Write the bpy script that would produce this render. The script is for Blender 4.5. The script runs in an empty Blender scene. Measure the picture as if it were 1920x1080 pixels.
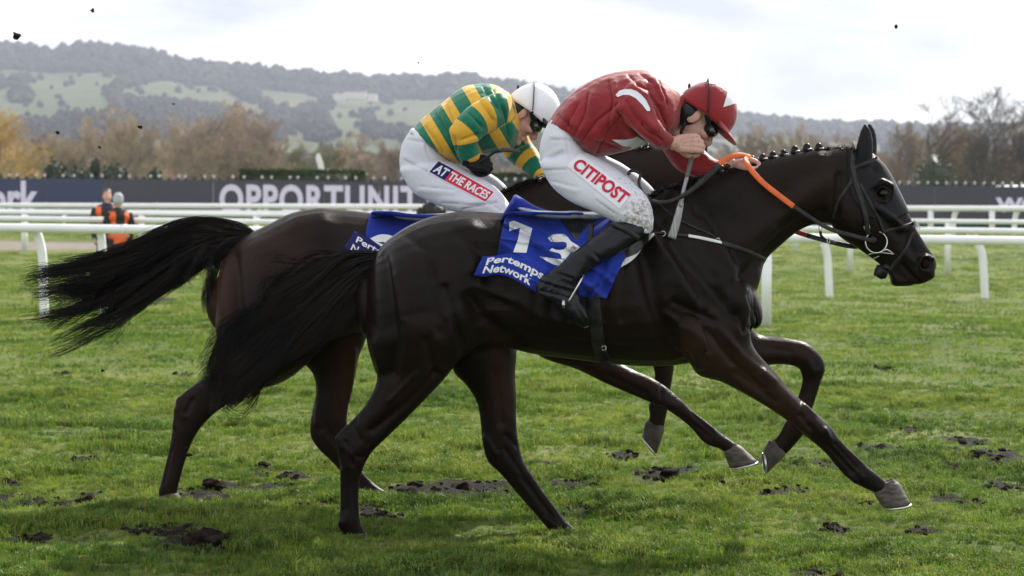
import bpy, bmesh, math, random
import numpy as np
from mathutils import Vector, Matrix
from mathutils import noise as mnoise
from mathutils.bvhtree import BVHTree
random.seed(7); rng = np.random.default_rng(7)
S = bpy.context.scene
COL = S.collection
# ------------------------------------------------------------------ camera
FP = 3624.0                       # focal length in photo pixels (1920 wide)
CAMZ = 1.34
PITCH = math.atan2(540 - 412, FP)
ROLL = math.radians(0.5)
F_ = Vector((0, math.cos(PITCH), -math.sin(PITCH)))
U0 = Vector((0, math.sin(PITCH), math.cos(PITCH)))
X0 = Vector((1, 0, 0))
R_ = X0 * math.cos(ROLL) + U0 * math.sin(ROLL)
U_ = U0 * math.cos(ROLL) - X0 * math.sin(ROLL)
CAM = Vector((0, 0, CAMZ))
cd = bpy.data.cameras.new('camera'); co = bpy.data.objects.new('camera', cd); COL.objects.link(co)
cd.sensor_width = 36; cd.lens = FP / 1920 * 36; cd.clip_start = 0.1; cd.clip_end = 30000
M = Matrix.Identity(4)
for i in range(3):
    M[i][0] = R_[i]; M[i][1] = U_[i]; M[i][2] = -F_[i]; M[i][3] = CAM[i]
co.matrix_world = M
S.camera = co
cd.dof.use_dof = True; cd.dof.focus_distance = 8.1; cd.dof.aperture_fstop = 4.5
# ------------------------------------------------------------------ light
SUN_AZ = math.radians(33)         # right of the view axis, beyond the horses
SUN_EL = math.radians(40)
W = bpy.data.worlds.new('World'); S.world = W; W.use_nodes = True
nt = W.node_tree; nt.nodes.clear()
def wn(t, **k):
    n = nt.nodes.new(t)
    for a, b in k.items(): setattr(n, a, b)
    return n
sky = wn('ShaderNodeTexSky', sky_type='NISHITA', sun_disc=False, sun_elevation=SUN_EL, sun_rotation=SUN_AZ)
tc = wn('ShaderNodeTexCoord')
mp = wn('ShaderNodeMapping'); mp.inputs['Scale'].default_value = (1.3, 1.3, 5.5); mp.inputs['Location'].default_value = (3.1, 0.4, .35)
nz = wn('ShaderNodeTexNoise'); nz.inputs['Scale'].default_value = 2.6; nz.inputs['Detail'].default_value = 6; nz.inputs['Roughness'].default_value = .5
nz.inputs['Distortion'].default_value = .25
rp = wn('ShaderNodeValToRGB')
rp.color_ramp.elements[0].position = .355; rp.color_ramp.elements[0].color = (5.2, 5.4, 5.95, 1)
rp.color_ramp.elements[1].position = .515; rp.color_ramp.elements[1].color = (9.7, 9.7, 9.8, 1)
mx = wn('ShaderNodeMix', data_type='RGBA'); mx.inputs[0].default_value = .90
bg = wn('ShaderNodeBackground'); bg.inputs['Strength'].default_value = 0.092
wo = wn('ShaderNodeOutputWorld')
L = nt.links.new
L(tc.outputs['Generated'], mp.inputs['Vector']); L(mp.outputs[0], nz.inputs['Vector']); L(nz.outputs['Fac'], rp.inputs[0])
L(sky.outputs[0], mx.inputs[6]); L(rp.outputs[0], mx.inputs[7]); L(mx.outputs[2], bg.inputs['Color']); L(bg.outputs[0], wo.inputs['Surface'])
ld = bpy.data.lights.new('sun', 'SUN'); ld.energy = 5.0; ld.angle = math.radians(.6); ld.color = (1, .95, .86)
lo = bpy.data.objects.new('sun', ld); COL.objects.link(lo)
sd = Vector((math.sin(SUN_AZ) * math.cos(SUN_EL), math.cos(SUN_AZ) * math.cos(SUN_EL), math.sin(SUN_EL)))
lo.rotation_euler = sd.to_track_quat('Z', 'Y').to_euler(); lo.location = (5, 20, 20)
S.view_settings.view_transform = 'Standard'; S.view_settings.look = 'None'; S.view_settings.exposure = 0.58
S.view_settings.gamma = 1; S.view_settings.use_curve_mapping = False
try:
    S.cycles.use_denoising = True; S.cycles.volume_bounces = 0; S.cycles.max_bounces = 8; S.cycles.transparent_max_bounces = 8
except Exception: pass

# ------------------------------------------------------------------ pixel <-> world
def ray(px, py):
    return F_ + R_ * ((px - 960) / FP) - U_ * ((py - 540) / FP)
def P(px, py, d):
    r = ray(px, py); return CAM + r * (d / r.y)
CA = np.array(CAM); RA = np.array(R_); UA = np.array(U_); FA = np.array(F_)
def proj(co_):
    v = co_ - CA; z = v @ FA
    return np.stack([960 + FP * (v @ RA) / z, 540 - FP * (v @ UA) / z], 1)

# ------------------------------------------------------------------ materials
MATS = {}
def mat(name, col, rough=.6, spec=.5, metal=0, col2=None, nscale=8, ndetail=4, bump=0, bscale=60, bdist=.002, emit=None, coat=0, sheen=0,
        ramp=(.35, .65), stretch=None, sub=0, trans=0, croug=.1):
    if name in MATS: return MATS[name]
    m = bpy.data.materials.new(name); m.use_nodes = True; MATS[name] = m
    t = m.node_tree; b = t.nodes['Principled BSDF']; N = t.nodes.new
    b.inputs['Base Color'].default_value = (*col, 1); b.inputs['Roughness'].default_value = rough
    b.inputs['Specular IOR Level'].default_value = spec; b.inputs['Metallic'].default_value = metal
    b.inputs['Coat Weight'].default_value = coat; b.inputs['Coat Roughness'].default_value = croug; b.inputs['Sheen Weight'].default_value = sheen
    if sub: b.inputs['Subsurface Weight'].default_value = sub; b.inputs['Subsurface Scale'].default_value = .01
    if trans: b.inputs['Transmission Weight'].default_value = trans
    g = N('ShaderNodeTexCoord'); out = g.outputs['Object']
    if stretch:
        q = N('ShaderNodeMapping'); q.inputs['Scale'].default_value = stretch; t.links.new(out, q.inputs[0]); out = q.outputs[0]
    if col2:
        n = N('ShaderNodeTexNoise'); n.inputs['Scale'].default_value = nscale; n.inputs['Detail'].default_value = ndetail
        t.links.new(out, n.inputs['Vector'])
        r = N('ShaderNodeValToRGB'); r.color_ramp.elements[0].position = ramp[0]; r.color_ramp.elements[1].position = ramp[1]
        r.color_ramp.elements[0].color = (*col, 1); r.color_ramp.elements[1].color = (*col2, 1)
        t.links.new(n.outputs['Fac'], r.inputs[0]); t.links.new(r.outputs[0], b.inputs['Base Color'])
    if bump:
        n = N('ShaderNodeTexNoise'); n.inputs['Scale'].default_value = bscale; n.inputs['Detail'].default_value = 5
        t.links.new(out, n.inputs['Vector'])
        u = N('ShaderNodeBump'); u.inputs['Strength'].default_value = bump; u.inputs['Distance'].default_value = bdist
        t.links.new(n.outputs['Fac'], u.inputs['Height']); t.links.new(u.outputs[0], b.inputs['Normal'])
    if emit:
        b.inputs['Emission Color'].default_value = (*emit[0], 1); b.inputs['Emission Strength'].default_value = emit[1]
    return m
def nodes(m): return m.node_tree, m.node_tree.nodes['Principled BSDF']

# ------------------------------------------------------------------ object helpers
def mesh_ob(name, v, f, m=None, parent=None, smooth=True, mats=None, midx=None):
    me = bpy.data.meshes.new(name); me.from_pydata([tuple(x) for x in v], [], f)
    return link(name, me, m, parent, smooth, mats, midx)
def link(name, me, m=None, parent=None, smooth=True, mats=None, midx=None):
    me.name = name
    for q in (mats or ([m] if m else [])): me.materials.append(q)
    if midx is not None: me.polygons.foreach_set('material_index', np.asarray(midx, dtype=np.int32))
    if smooth: me.polygons.foreach_set('use_smooth', np.ones(len(me.polygons), dtype=bool))
    me.update()
    o = bpy.data.objects.new(name, me); COL.objects.link(o)
    if parent:
        o.parent = parent; o.matrix_parent_inverse = parent.matrix_world.inverted()
    return o
def thing(name, label, cat, loc=(0, 0, 0), group=None):
    o = bpy.data.objects.new(name, None); COL.objects.link(o); o.location = loc
    o.matrix_world = Matrix.Translation(loc); o.empty_display_size = .1
    return tag(o, label, cat, group)
def tag(o, label, cat, group=None, kind=None):
    if label: o['label'] = label
    if cat: o['category'] = cat
    if group: o['group'] = group
    if kind: o['kind'] = kind
    return o
def dup(root, loc, label=None, rz=0, sc=1, group=None):
    r = root.copy(); COL.objects.link(r); r.location = loc; r.rotation_euler = (0, 0, rz); r.scale = (sc,) * 3 if not isinstance(sc, tuple) else sc
    if label: r['label'] = label
    if group: r['group'] = group
    for ch in list(root.children):
        c = ch.copy(); COL.objects.link(c); c.parent = r
        for g in ch.children:
            q = g.copy(); COL.objects.link(q); q.parent = c
    return r

class MB:
    """collects vertices and faces"""
    def __init__(s): s.v = []; s.f = []
    def add(s, v, f):
        o = len(s.v); s.v += [tuple(x) for x in v]; s.f += [tuple(i + o for i in q) for q in f]; return s
    def box(s, c, r, rot=None):
        c = Vector(c); v = []
        for x in (-1, 1):
            for y in (-1, 1):
                for z in (-1, 1):
                    p = Vector((x * r[0], y * r[1], z * r[2]))
                    if rot: p = rot @ p
                    v.append(c + p)
        return s.add(v, [(0, 1, 3, 2), (4, 6, 7, 5), (0, 4, 5, 1), (2, 3, 7, 6), (0, 2, 6, 4), (1, 5, 7, 3)])
    def ell(s, c, r, rot=None, nu=14, nv=9):
        c = Vector(c); v = []; f = []
        for j in range(nv + 1):
            th = math.pi * j / nv
            for i in range(nu):
                a = 2 * math.pi * i / nu
                p = Vector((r[0] * math.sin(th) * math.cos(a), r[1] * math.sin(th) * math.sin(a), r[2] * math.cos(th)))
                if rot: p = rot @ p
                v.append(c + p)
        for j in range(nv):
            for i in range(nu):
                k = (i + 1) % nu
                f.append((j * nu + i, (j + 1) * nu + i, (j + 1) * nu + k, j * nu + k))
        return s.add(v, f)
    def tube(s, pts, rad, n=8, sub=4, caps=True, flat=None, up=None):
        """round (or flat=(w,t) strap) tube through points"""
        pts = [Vector(p) for p in pts]
        if not isinstance(rad, (list, tuple)): rad = [rad] * len(pts)
        if sub > 1 and len(pts) > 2: pts, rad = cr(pts, list(rad), sub)
        v = []; f = []; prev = None
        for i, p in enumerate(pts):
            t = (pts[min(i + 1, len(pts) - 1)] - pts[max(i - 1, 0)])
            if t.length < 1e-9: t = Vector((0, 0, 1))
            t.normalize()
            if up is not None: a = Vector(up) - t * t.dot(Vector(up))
            elif prev is None:
                a = Vector((0, 1, 0)) if abs(t.y) < .8 else Vector((1, 0, 0)); a = a - t * t.dot(a)
            else: a = prev - t * t.dot(prev)
            a.normalize(); prev = a; b = t.cross(a)
            for k in range(n):
                q = 2 * math.pi * k / n
                if flat:
                    cx = math.copysign(abs(math.cos(q)) ** .5, math.cos(q)); sx = math.copysign(abs(math.sin(q)) ** .5, math.sin(q))
                    v.append(p + a * (cx * flat[1] * rad[i]) + b * (sx * flat[0] * rad[i]))
                else: v.append(p + (a * math.cos(q) + b * math.sin(q)) * rad[i])
        m = len(pts)
        for i in range(m - 1):
            for k in range(n):
                l = (k + 1) % n
                f.append((i * n + k, i * n + l, (i + 1) * n + l, (i + 1) * n + k))
        if caps:
            f.append(tuple(range(n))[::-1]); f.append(tuple((m - 1) * n + k for k in range(n)))
        return s.add(v, f)
    def loft(s, st, n=24, sub=4, cap=.35, p=1.0):
        """stations (ax,ay,bx,by,depth,halfwidth[,egg]) in photo pixels at a real depth"""
        A = []; B = []; Wd = []
        for q in st:
            A.append(P(q[0], q[1], q[4])); B.append(P(q[2], q[3], q[4])); Wd.append((q[5], q[6] if len(q) > 6 else 0))
        if sub > 1 and len(A) > 2:
            A2, w1 = cr(A, [x[0] for x in Wd], sub); B2, w2 = cr(B, [x[1] for x in Wd], sub)
            A, B, Wd = A2, B2, list(zip(w1, w2))
        rings = [(a, b, w, e, 1.0) for a, b, (w, e) in zip(A, B, Wd)]
        if cap:
            def dome(r0, r1):
                a, b, w, e, _ = r0; c = (a + b) / 2; c1 = (r1[0] + r1[1]) / 2; t = (c - c1)
                if t.length > 1e-6: t.normalize()
                h = min((a - b).length / 2, w) * cap * 2
                out = []
                for g in (.35, .7, .92):
                    k = math.sqrt(1 - g * g); o = t * h * g
                    out.append((c + (a - c) * k + o, c + (b - c) * k + o, w * k, e, k))
                return out
            st_ = dome(rings[0], rings[1]); en = dome(rings[-1], rings[-2])
            rings = st_[::-1] + rings + en
        v = []; f = []
        for a, b, w, e, _ in rings:
            c = (a + b) / 2; V = (a - b) / 2
            for k in range(n):
                q = 2 * math.pi * k / n; cs, sn = math.cos(q), math.sin(q)
                if p != 1: cs = math.copysign(abs(cs) ** p, cs); sn = math.copysign(abs(sn) ** p, sn)
                v.append(c + V * cs + Vector((0, w * sn * (1 + e * cs), 0)))
        m = len(rings)
        for i in range(m - 1):
            for k in range(n):
                l = (k + 1) % n
                f.append((i * n + k, i * n + l, (i + 1) * n + l, (i + 1) * n + k))
        f.append(tuple(range(n))[::-1]); f.append(tuple((m - 1) * n + k for k in range(n)))
        return s.add(v, f)
    def ob(s, name, m, parent=None, smooth=True): return mesh_ob(name, s.v, s.f, m, parent, smooth)
def cr(pts, rad, sub):
    n = len(pts); P2 = []; R2 = []
    for i in range(n - 1):
        p0, p1, p2, p3 = pts[max(i - 1, 0)], pts[i], pts[i + 1], pts[min(i + 2, n - 1)]
        r0, r1, r2, r3 = rad[max(i - 1, 0)], rad[i], rad[i + 1], rad[min(i + 2, n - 1)]
        for k in range(sub):
            t = k / sub; t2 = t * t; t3 = t2 * t
            c0 = -.5 * t3 + t2 - .5 * t; c1 = 1.5 * t3 - 2.5 * t2 + 1; c2 = -1.5 * t3 + 2 * t2 + .5 * t; c3 = .5 * t3 - .5 * t2
            P2.append(p0 * c0 + p1 * c1 + p2 * c2 + p3 * c3)
            R2.append(r0 * c0 + r1 * c1 + r2 * c2 + r3 * c3)
    P2.append(pts[-1]); R2.append(rad[-1]); return P2, R2
def remesh(mb, voxel, smooth=4, fac=.5):
    me = bpy.data.meshes.new('tmp'); me.from_pydata(mb.v, [], mb.f)
    bm = bmesh.new(); bm.from_mesh(me); bmesh.ops.recalc_face_normals(bm, faces=bm.faces); bm.to_mesh(me); bm.free()
    o = bpy.data.objects.new('tmp', me); COL.objects.link(o)
    r = o.modifiers.new('r', 'REMESH'); r.mode = 'VOXEL'; r.voxel_size = voxel; r.use_smooth_shade = True
    if smooth:
        q = o.modifiers.new('s', 'SMOOTH'); q.factor = fac; q.iterations = smooth
    dg = bpy.context.evaluated_depsgraph_get(); dg.update()
    out = bpy.data.meshes.new_from_object(o.evaluated_get(dg))
    bpy.data.objects.remove(o); bpy.data.meshes.remove(me)
    return out
def get_co(me):
    a = np.empty(len(me.vertices) * 3); me.vertices.foreach_get('co', a); return a.reshape(-1, 3)
def get_no(me):
    a = np.empty(len(me.vertices) * 3); me.vertices.foreach_get('normal', a); return a.reshape(-1, 3)
def set_co(me, a):
    me.vertices.foreach_set('co', a.ravel()); me.update()
def seg_dist(p, poly):
    """distance in pixels from points p to a polyline"""
    d = np.full(len(p), 1e9); poly = np.array(poly, float)
    if len(poly) == 1: return np.hypot(*(p - poly[0]).T)
    for a, b in zip(poly[:-1], poly[1:]):
        ab = b - a; t = np.clip(((p - a) @ ab) / max(ab @ ab, 1e-9), 0, 1)
        d = np.minimum(d, np.hypot(*(p - a - t[:, None] * ab).T))
    return d
def sculpt(me, strokes, d0, both=True):
    """muscle relief: each stroke (pixel polyline, radius, metres) pushes skin along its normal, mirrored to the far side"""
    c = get_co(me); n = get_no(me); c2 = c.copy()
    if both: c2[:, 1] = np.minimum(c[:, 1], 2 * d0 - c[:, 1])
    pp = proj(c2); wy = np.clip(np.abs(n[:, 1]) * 1.6, 0, 1)
    if not both: wy = np.clip(-n[:, 1] * 1.6, 0, 1)
    tot = np.zeros(len(c))
    for poly, r, amp in strokes:
        d = seg_dist(pp, poly); tot += amp * np.exp(-(d / r) ** 2)
    set_co(me, c + n * (tot * wy)[:, None])
def creases(lines, r=4, a=.009):
    out = []
    for i, poly in enumerate(lines):
        q = np.array(poly, float); t = q[-1] - q[0]; t /= np.hypot(*t); nr = np.array([-t[1], t[0]]) * r * 2.6 * (1 if i % 2 else -1)
        out += [(poly, r * .62, -a), ([tuple(x) for x in q + nr], r * 2.2, a * .75)]
    return out
def set_attr(me, name, val):
    a = me.attributes.new(name, 'FLOAT', 'POINT'); a.data.foreach_set('value', np.asarray(val, dtype=np.float32))
def bvh_of(*objs):
    v = []; f = []
    for o in objs:
        k = len(v); v += [tuple(q.co) for q in o.data.vertices]; f += [tuple(i + k for i in q.vertices) for q in o.data.polygons]
    return BVHTree.FromPolygons(v, f)
def hit0(b, px, py, off):
    r = ray(px, py).normalized(); h = b.ray_cast(CAM, r, 60)
    return None if h[0] is None else h[0] - r * off
def hit(b, px, py, fall, off=0.0):
    r = ray(px, py).normalized(); h = b.ray_cast(CAM, r, 60)
    if h[0] is None: return P(px, py, fall)
    return h[0] - r * off
def on(b, pts, fall, off):
    return [hit(b, x, y, fall, off) for x, y in pts]
# ================================================================== GROUND
def ss(a, b, x):
    t = np.clip((x - a) / (b - a), 0, 1); return t * t * (3 - 2 * t)
def vnoise(x, y, s, seed=0):
    """cheap value noise, arrays"""
    x = np.asarray(x, float) * s + seed * 17.3; y = np.asarray(y, float) * s - seed * 9.1
    xi = np.floor(x); yi = np.floor(y); xf = x - xi; yf = y - yi
    h = lambda a, b: np.modf(np.abs(np.sin(a * 127.1 + b * 311.7) * 43758.5453))[0]
    u = xf * xf * (3 - 2 * xf); w = yf * yf * (3 - 2 * yf)
    return (h(xi, yi) * (1 - u) + h(xi + 1, yi) * u) * (1 - w) + (h(xi, yi + 1) * (1 - u) + h(xi + 1, yi + 1) * u) * w
def fbm(x, y, s, seed=0, o=4):
    t = 0; a = .5
    for k in range(o): t = t + a * vnoise(x, y, s * 2 ** k, seed + k); a *= .5
    return t / (1 - .5 ** o)
def gz0(px, py):
    """where the ray through a photo pixel meets the flat ground"""
    r = ray(px, py); t = -CAMZ / r.z; return CAM + r * t
DIRT = [(20, 903, 30, 5), (55, 928, 60, 9), (165, 936, 60, 13), (165, 865, 22, 5), (55, 1012, 30, 7), (270, 962, 60, 8), (300, 1000, 60, 7), (385, 1022, 56, 15), (400, 920, 46, 15), (505, 910, 48, 7), (535, 887, 34, 4), (558, 952, 32, 8),
 (495, 872, 11, 8), (640, 948, 60, 6), (765, 918, 36, 12), (868, 908, 50, 9), (935, 905, 34, 9), (1085, 946, 42, 8), (1078, 902, 36, 7), (1250, 888, 60, 9), (1168, 857, 30, 5), (1440, 868, 55, 7), (1515, 870, 62, 8), (1480, 920, 46, 7), (1600, 942, 36, 6),
 (1652, 843, 34, 6), (1707, 803, 16, 3), (1815, 828, 26, 5), (1832, 858, 44, 12), (1790, 876, 20, 7), (1885, 856, 36, 6), (1725, 992, 32, 7), (1790, 936, 42, 8), (1885, 910, 30, 5), (300, 560, 26, 3), (345, 700, 14, 3), (1530, 1072, 40, 6), (820, 1050, 20, 4),
 (1240, 885, 30, 6), (1120, 940, 28, 6), (700, 960, 40, 7), (1010, 870, 24, 4), (470, 940, 26, 5), (120, 700, 12, 3), (1330, 640, 20, 2), (1660, 690, 16, 2), (1370, 905, 26, 6), (1560, 985, 22, 4)]
DP = []
for x_, y_, rx, ry in DIRT:
    c_ = gz0(x_, y_ + 3); a_ = gz0(x_, y_ + 3 + ry); b_ = gz0(x_, y_ + 3 - ry)
    DP.append((c_.x, c_.y, 1.15 * rx * c_.y / FP, 1.35 * abs(a_.y - b_.y) / 2))
def dirt(x, y):
    x = np.asarray(x, float); y = np.asarray(y, float); m = np.zeros_like(x)
    n = fbm(x, y, 9, 3, 3) - .5; n2 = fbm(x + 40, y, 9, 5, 3) - .5
    for cx, cy, rx, ry in DP:
        q = ((x + n * .25 - cx) / rx) ** 2 + ((y + n2 * .3 - cy) / ry) ** 2
        m = np.maximum(m, np.exp(-q * .85))
    return m * np.clip(.35 + 1.25 * fbm(x, y * 1.6, 7, 61, 4), 0, 1.25)
def gh(x, y):
    x = np.asarray(x, float); y = np.asarray(y, float)
    z = 1.1 * ss(46, 72, y) * (1 - .35 * ss(8, 30, x)) + .006 * np.clip(y - 72, 0, None)
    z = z + (fbm(x, y, .55, 1, 3) - .5) * .09 * ss(3, 9, y) * (1 - ss(20, 40, y)) + (fbm(x, y, 6, 2, 3) - .5) * .035 * (1 - ss(14, 24, y))
    return z
rows = [-30, -10, 0, 3] + list(3 + np.cumsum(np.full(1, .4))) + [0]
ys = [-30., -12., 0., 3., 5.]
st_ = .035
y_ = 6.2
while y_ < 1500:
    ys.append(y_); y_ += max(.035, (y_ - 5) * .012)
ys = np.array(ys); NU = 330
us = np.linspace(-1, 1, NU); us = np.sign(us) * np.abs(us) ** 1.25
X = us[None, :] * (.62 * np.clip(ys, 3, None) + 3)[:, None]; Y = np.repeat(ys[:, None], NU, 1)
Dm = dirt(X.ravel(), Y.ravel()) * (Y.ravel() < 40)
Z = gh(X.ravel(), Y.ravel()) + Dm * ((fbm(X.ravel(), Y.ravel(), 26, 7, 3) - .42) * .075)
NR = len(ys)
V = np.stack([X.ravel(), Y.ravel(), Z], 1)
I = np.arange(NR * NU).reshape(NR, NU)
Fc = np.stack([I[:-1, :-1], I[:-1, 1:], I[1:, 1:], I[1:, :-1]], -1).reshape(-1, 4)
def fast_mesh(name, V, Fc):
    me = bpy.data.meshes.new(name); me.vertices.add(len(V)); me.vertices.foreach_set('co', V.astype(np.float32).ravel())
    k = Fc.shape[1]; me.loops.add(Fc.size); me.loops.foreach_set('vertex_index', Fc.astype(np.int32).ravel())
    me.polygons.add(len(Fc)); me.polygons.foreach_set('loop_start', np.arange(0, Fc.size, k, dtype=np.int32))
    me.update(calc_edges=True); me.validate(); return me
gm = mat('turf', (.045, .075, .018), rough=.9, spec=.2)
t, b = nodes(gm); N = t.nodes.new; l = t.links.new
g = N('ShaderNodeTexCoord')
def noise_node(N, l, vec, s, det=4, rough=.5):
    n = N('ShaderNodeTexNoise'); n.inputs['Scale'].default_value = s; n.inputs['Detail'].default_value = det; n.inputs['Roughness'].default_value = rough; l(vec, n.inputs['Vector']); return n.outputs['Fac']
def ramp_node(N, l, fac, stops):
    r = N('ShaderNodeValToRGB'); l(fac, r.inputs[0]); e = r.color_ramp.elements
    while len(e) < len(stops): e.new(.5)
    for q, (p_, c_) in zip(e, stops): q.position = p_; q.color = (*c_, 1)
    return r.outputs[0]
def mix_node(N, l, fac, a, b_, mode='MIX'):
    m = N('ShaderNodeMix'); m.data_type = 'RGBA'; m.blend_type = mode
    for i, q in ((0, fac), (6, a), (7, b_)):
        if isinstance(q, (int, float)): m.inputs[i].default_value = q
        elif isinstance(q, tuple): m.inputs[i].default_value = (*q, 1)
        else: l(q, m.inputs[i])
    return m.outputs[2]
mp_ = N('ShaderNodeMapping'); mp_.inputs['Scale'].default_value = (1, .35, 1); l(g.outputs['Object'], mp_.inputs[0])
c1 = ramp_node(N, l, noise_node(N, l, g.outputs['Object'], .35, 8, .62), [(.36, (.075, .120, .018)), (.52, (.125, .165, .030)), (.68, (.19, .195, .055))])
c2 = ramp_node(N, l, noise_node(N, l, g.outputs['Object'], 14, 5, .7), [(.38, (.5, .5, .5)), (.62, (1.25, 1.25, 1.2))])
c3 = mix_node(N, l, 1.0, c1, c2, 'MULTIPLY')
at = N('ShaderNodeAttribute'); at.attribute_name = 'dirt'
soil = ramp_node(N, l, noise_node(N, l, g.outputs['Object'], 30, 6, .7), [(.3, (.005, .0035, .0025)), (.6, (.013, .009, .006)), (.85, (.034, .025, .019))])
rr_ = N('ShaderNodeMapRange'); l(at.outputs['Fac'], rr_.inputs[0]); rr_.inputs[1].default_value = .30; rr_.inputs[2].default_value = .48
c4 = mix_node(N, l, rr_.outputs[0], c3, soil)
ap = N('ShaderNodeAttribute'); ap.attribute_name = 'path'
c5 = mix_node(N, l, ap.outputs['Fac'], c4, ramp_node(N, l, noise_node(N, l, g.outputs['Object'], 3, 6, .7), [(.3, (.17, .145, .125)), (.7, (.27, .235, .205))]))
l(c5, b.inputs['Base Color'])
bu = N('ShaderNodeBump'); bu.inputs['Strength'].default_value = .8; bu.inputs['Distance'].default_value = .03; l(noise_node(N, l, g.outputs['Object'], 40, 6, .8), bu.inputs['Height']); l(bu.outputs[0], b.inputs['Normal'])
gme = fast_mesh('ground', V, Fc)
set_attr(gme, 'dirt', Dm)
pth = ss(55.6, 56.0, Y + (fbm(X, Y, .5, 4) - .5)) * (1 - ss(58.6, 59.2, Y + (fbm(X, Y, .4, 5) - .5))) * (1 - ss(-3, 2, X))
set_attr(gme, 'path', pth.ravel())
ground = link('ground', gme, gm); ground['kind'] = 'structure'

# ------------------------------------------------------------------ grass
def grass_mat(name, stops, tr=.35):
    m = bpy.data.materials.new(name); m.use_nodes = True; t = m.node_tree; t.nodes.clear(); N = t.nodes.new; l = t.links.new
    ge = N('ShaderNodeNewGeometry'); oi = N('ShaderNodeObjectInfo')
    n = noise_node(N, l, ge.outputs['Position'], .6, 7, .65)
    a = N('ShaderNodeMath'); a.operation = 'MULTIPLY_ADD'; l(oi.outputs['Random'], a.inputs[0]); a.inputs[1].default_value = .30; l(n, a.inputs[2])
    s = N('ShaderNodeMath'); s.operation = 'SUBTRACT'; l(a.outputs[0], s.inputs[0]); s.inputs[1].default_value = .15
    c = ramp_node(N, l, s.outputs[0], stops)
    c = mix_node(N, l, 1.0, c, ramp_node(N, l, noise_node(N, l, ge.outputs['Position'], 5.5, 4, .6), [(.36, (.64, .66, .64)), (.60, (1.22, 1.18, 1.12))]), 'MULTIPLY')
    d = N('ShaderNodeBsdfDiffuse'); l(c, d.inputs['Color']); tl = N('ShaderNodeBsdfTranslucent'); l(c, tl.inputs['Color'])
    gl = N('ShaderNodeBsdfGlossy'); gl.inputs['Roughness'].default_value = .5; gl.inputs['Color'].default_value = (.9, .95, .8, 1)
    m1 = N('ShaderNodeMixShader'); m1.inputs[0].default_value = tr; l(d.outputs[0], m1.inputs[1]); l(tl.outputs[0], m1.inputs[2])
    m2 = N('ShaderNodeMixShader'); m2.inputs[0].default_value = .035; l(m1.outputs[0], m2.inputs[1]); l(gl.outputs[0], m2.inputs[2])
    o = N('ShaderNodeOutputMaterial'); l(m2.outputs[0], o.inputs[0]); return m
gr_m = grass_mat('grass_blade', [(.28, (.034, .088, .007)), (.44, (.094, .178, .014)), (.58, (.165, .245, .025)), (.76, (.29, .32, .065))], .42)
gs_m = grass_mat('straw_blade', [(.3, (.30, .27, .10)), (.7, (.45, .40, .20))], .3)
def clump(name, n, h, rad, w, seed, mats_):
    r = np.random.default_rng(seed); v = []; f = []; mi = []
    for i in range(n):
        a = r.random() * 6.28; q = rad * math.sqrt(r.random()); x, y = q * math.cos(a), q * math.sin(a)
        b = r.random() * 6.28; ln = h * (.45 + .8 * r.random()); lean = ln * (.25 + .65 * r.random()); dx, dy = math.cos(b), math.sin(b)
        ww = w * (.7 + .6 * r.random()); sx, sy = -dy * ww, dx * ww
        z1 = ln * .62; z2 = max(.2 * ln, math.sqrt(max(ln * ln - lean * lean, .0)) * .92)
        k = len(v)
        v += [(x - sx, y - sy, -.01), (x + sx, y + sy, -.01), (x + dx * lean * .35 + sx * .8, y + dy * lean * .35 + sy * .8, z1), (x + dx * lean * .35 - sx * .8, y + dy * lean * .35 - sy * .8, z1), (x + dx * lean, y + dy * lean, z2)]
        f += [(k, k + 1, k + 2, k + 3), (k + 3, k + 2, k + 4)]; s = 1 if r.random() < .05 else 0; mi += [s, s]
    me = bpy.data.meshes.new(name); me.from_pydata(v, [], f)
    for q in mats_: me.materials.append(q)
    me.polygons.foreach_set('material_index', mi); return bpy.data.objects.new(name, me)
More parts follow.
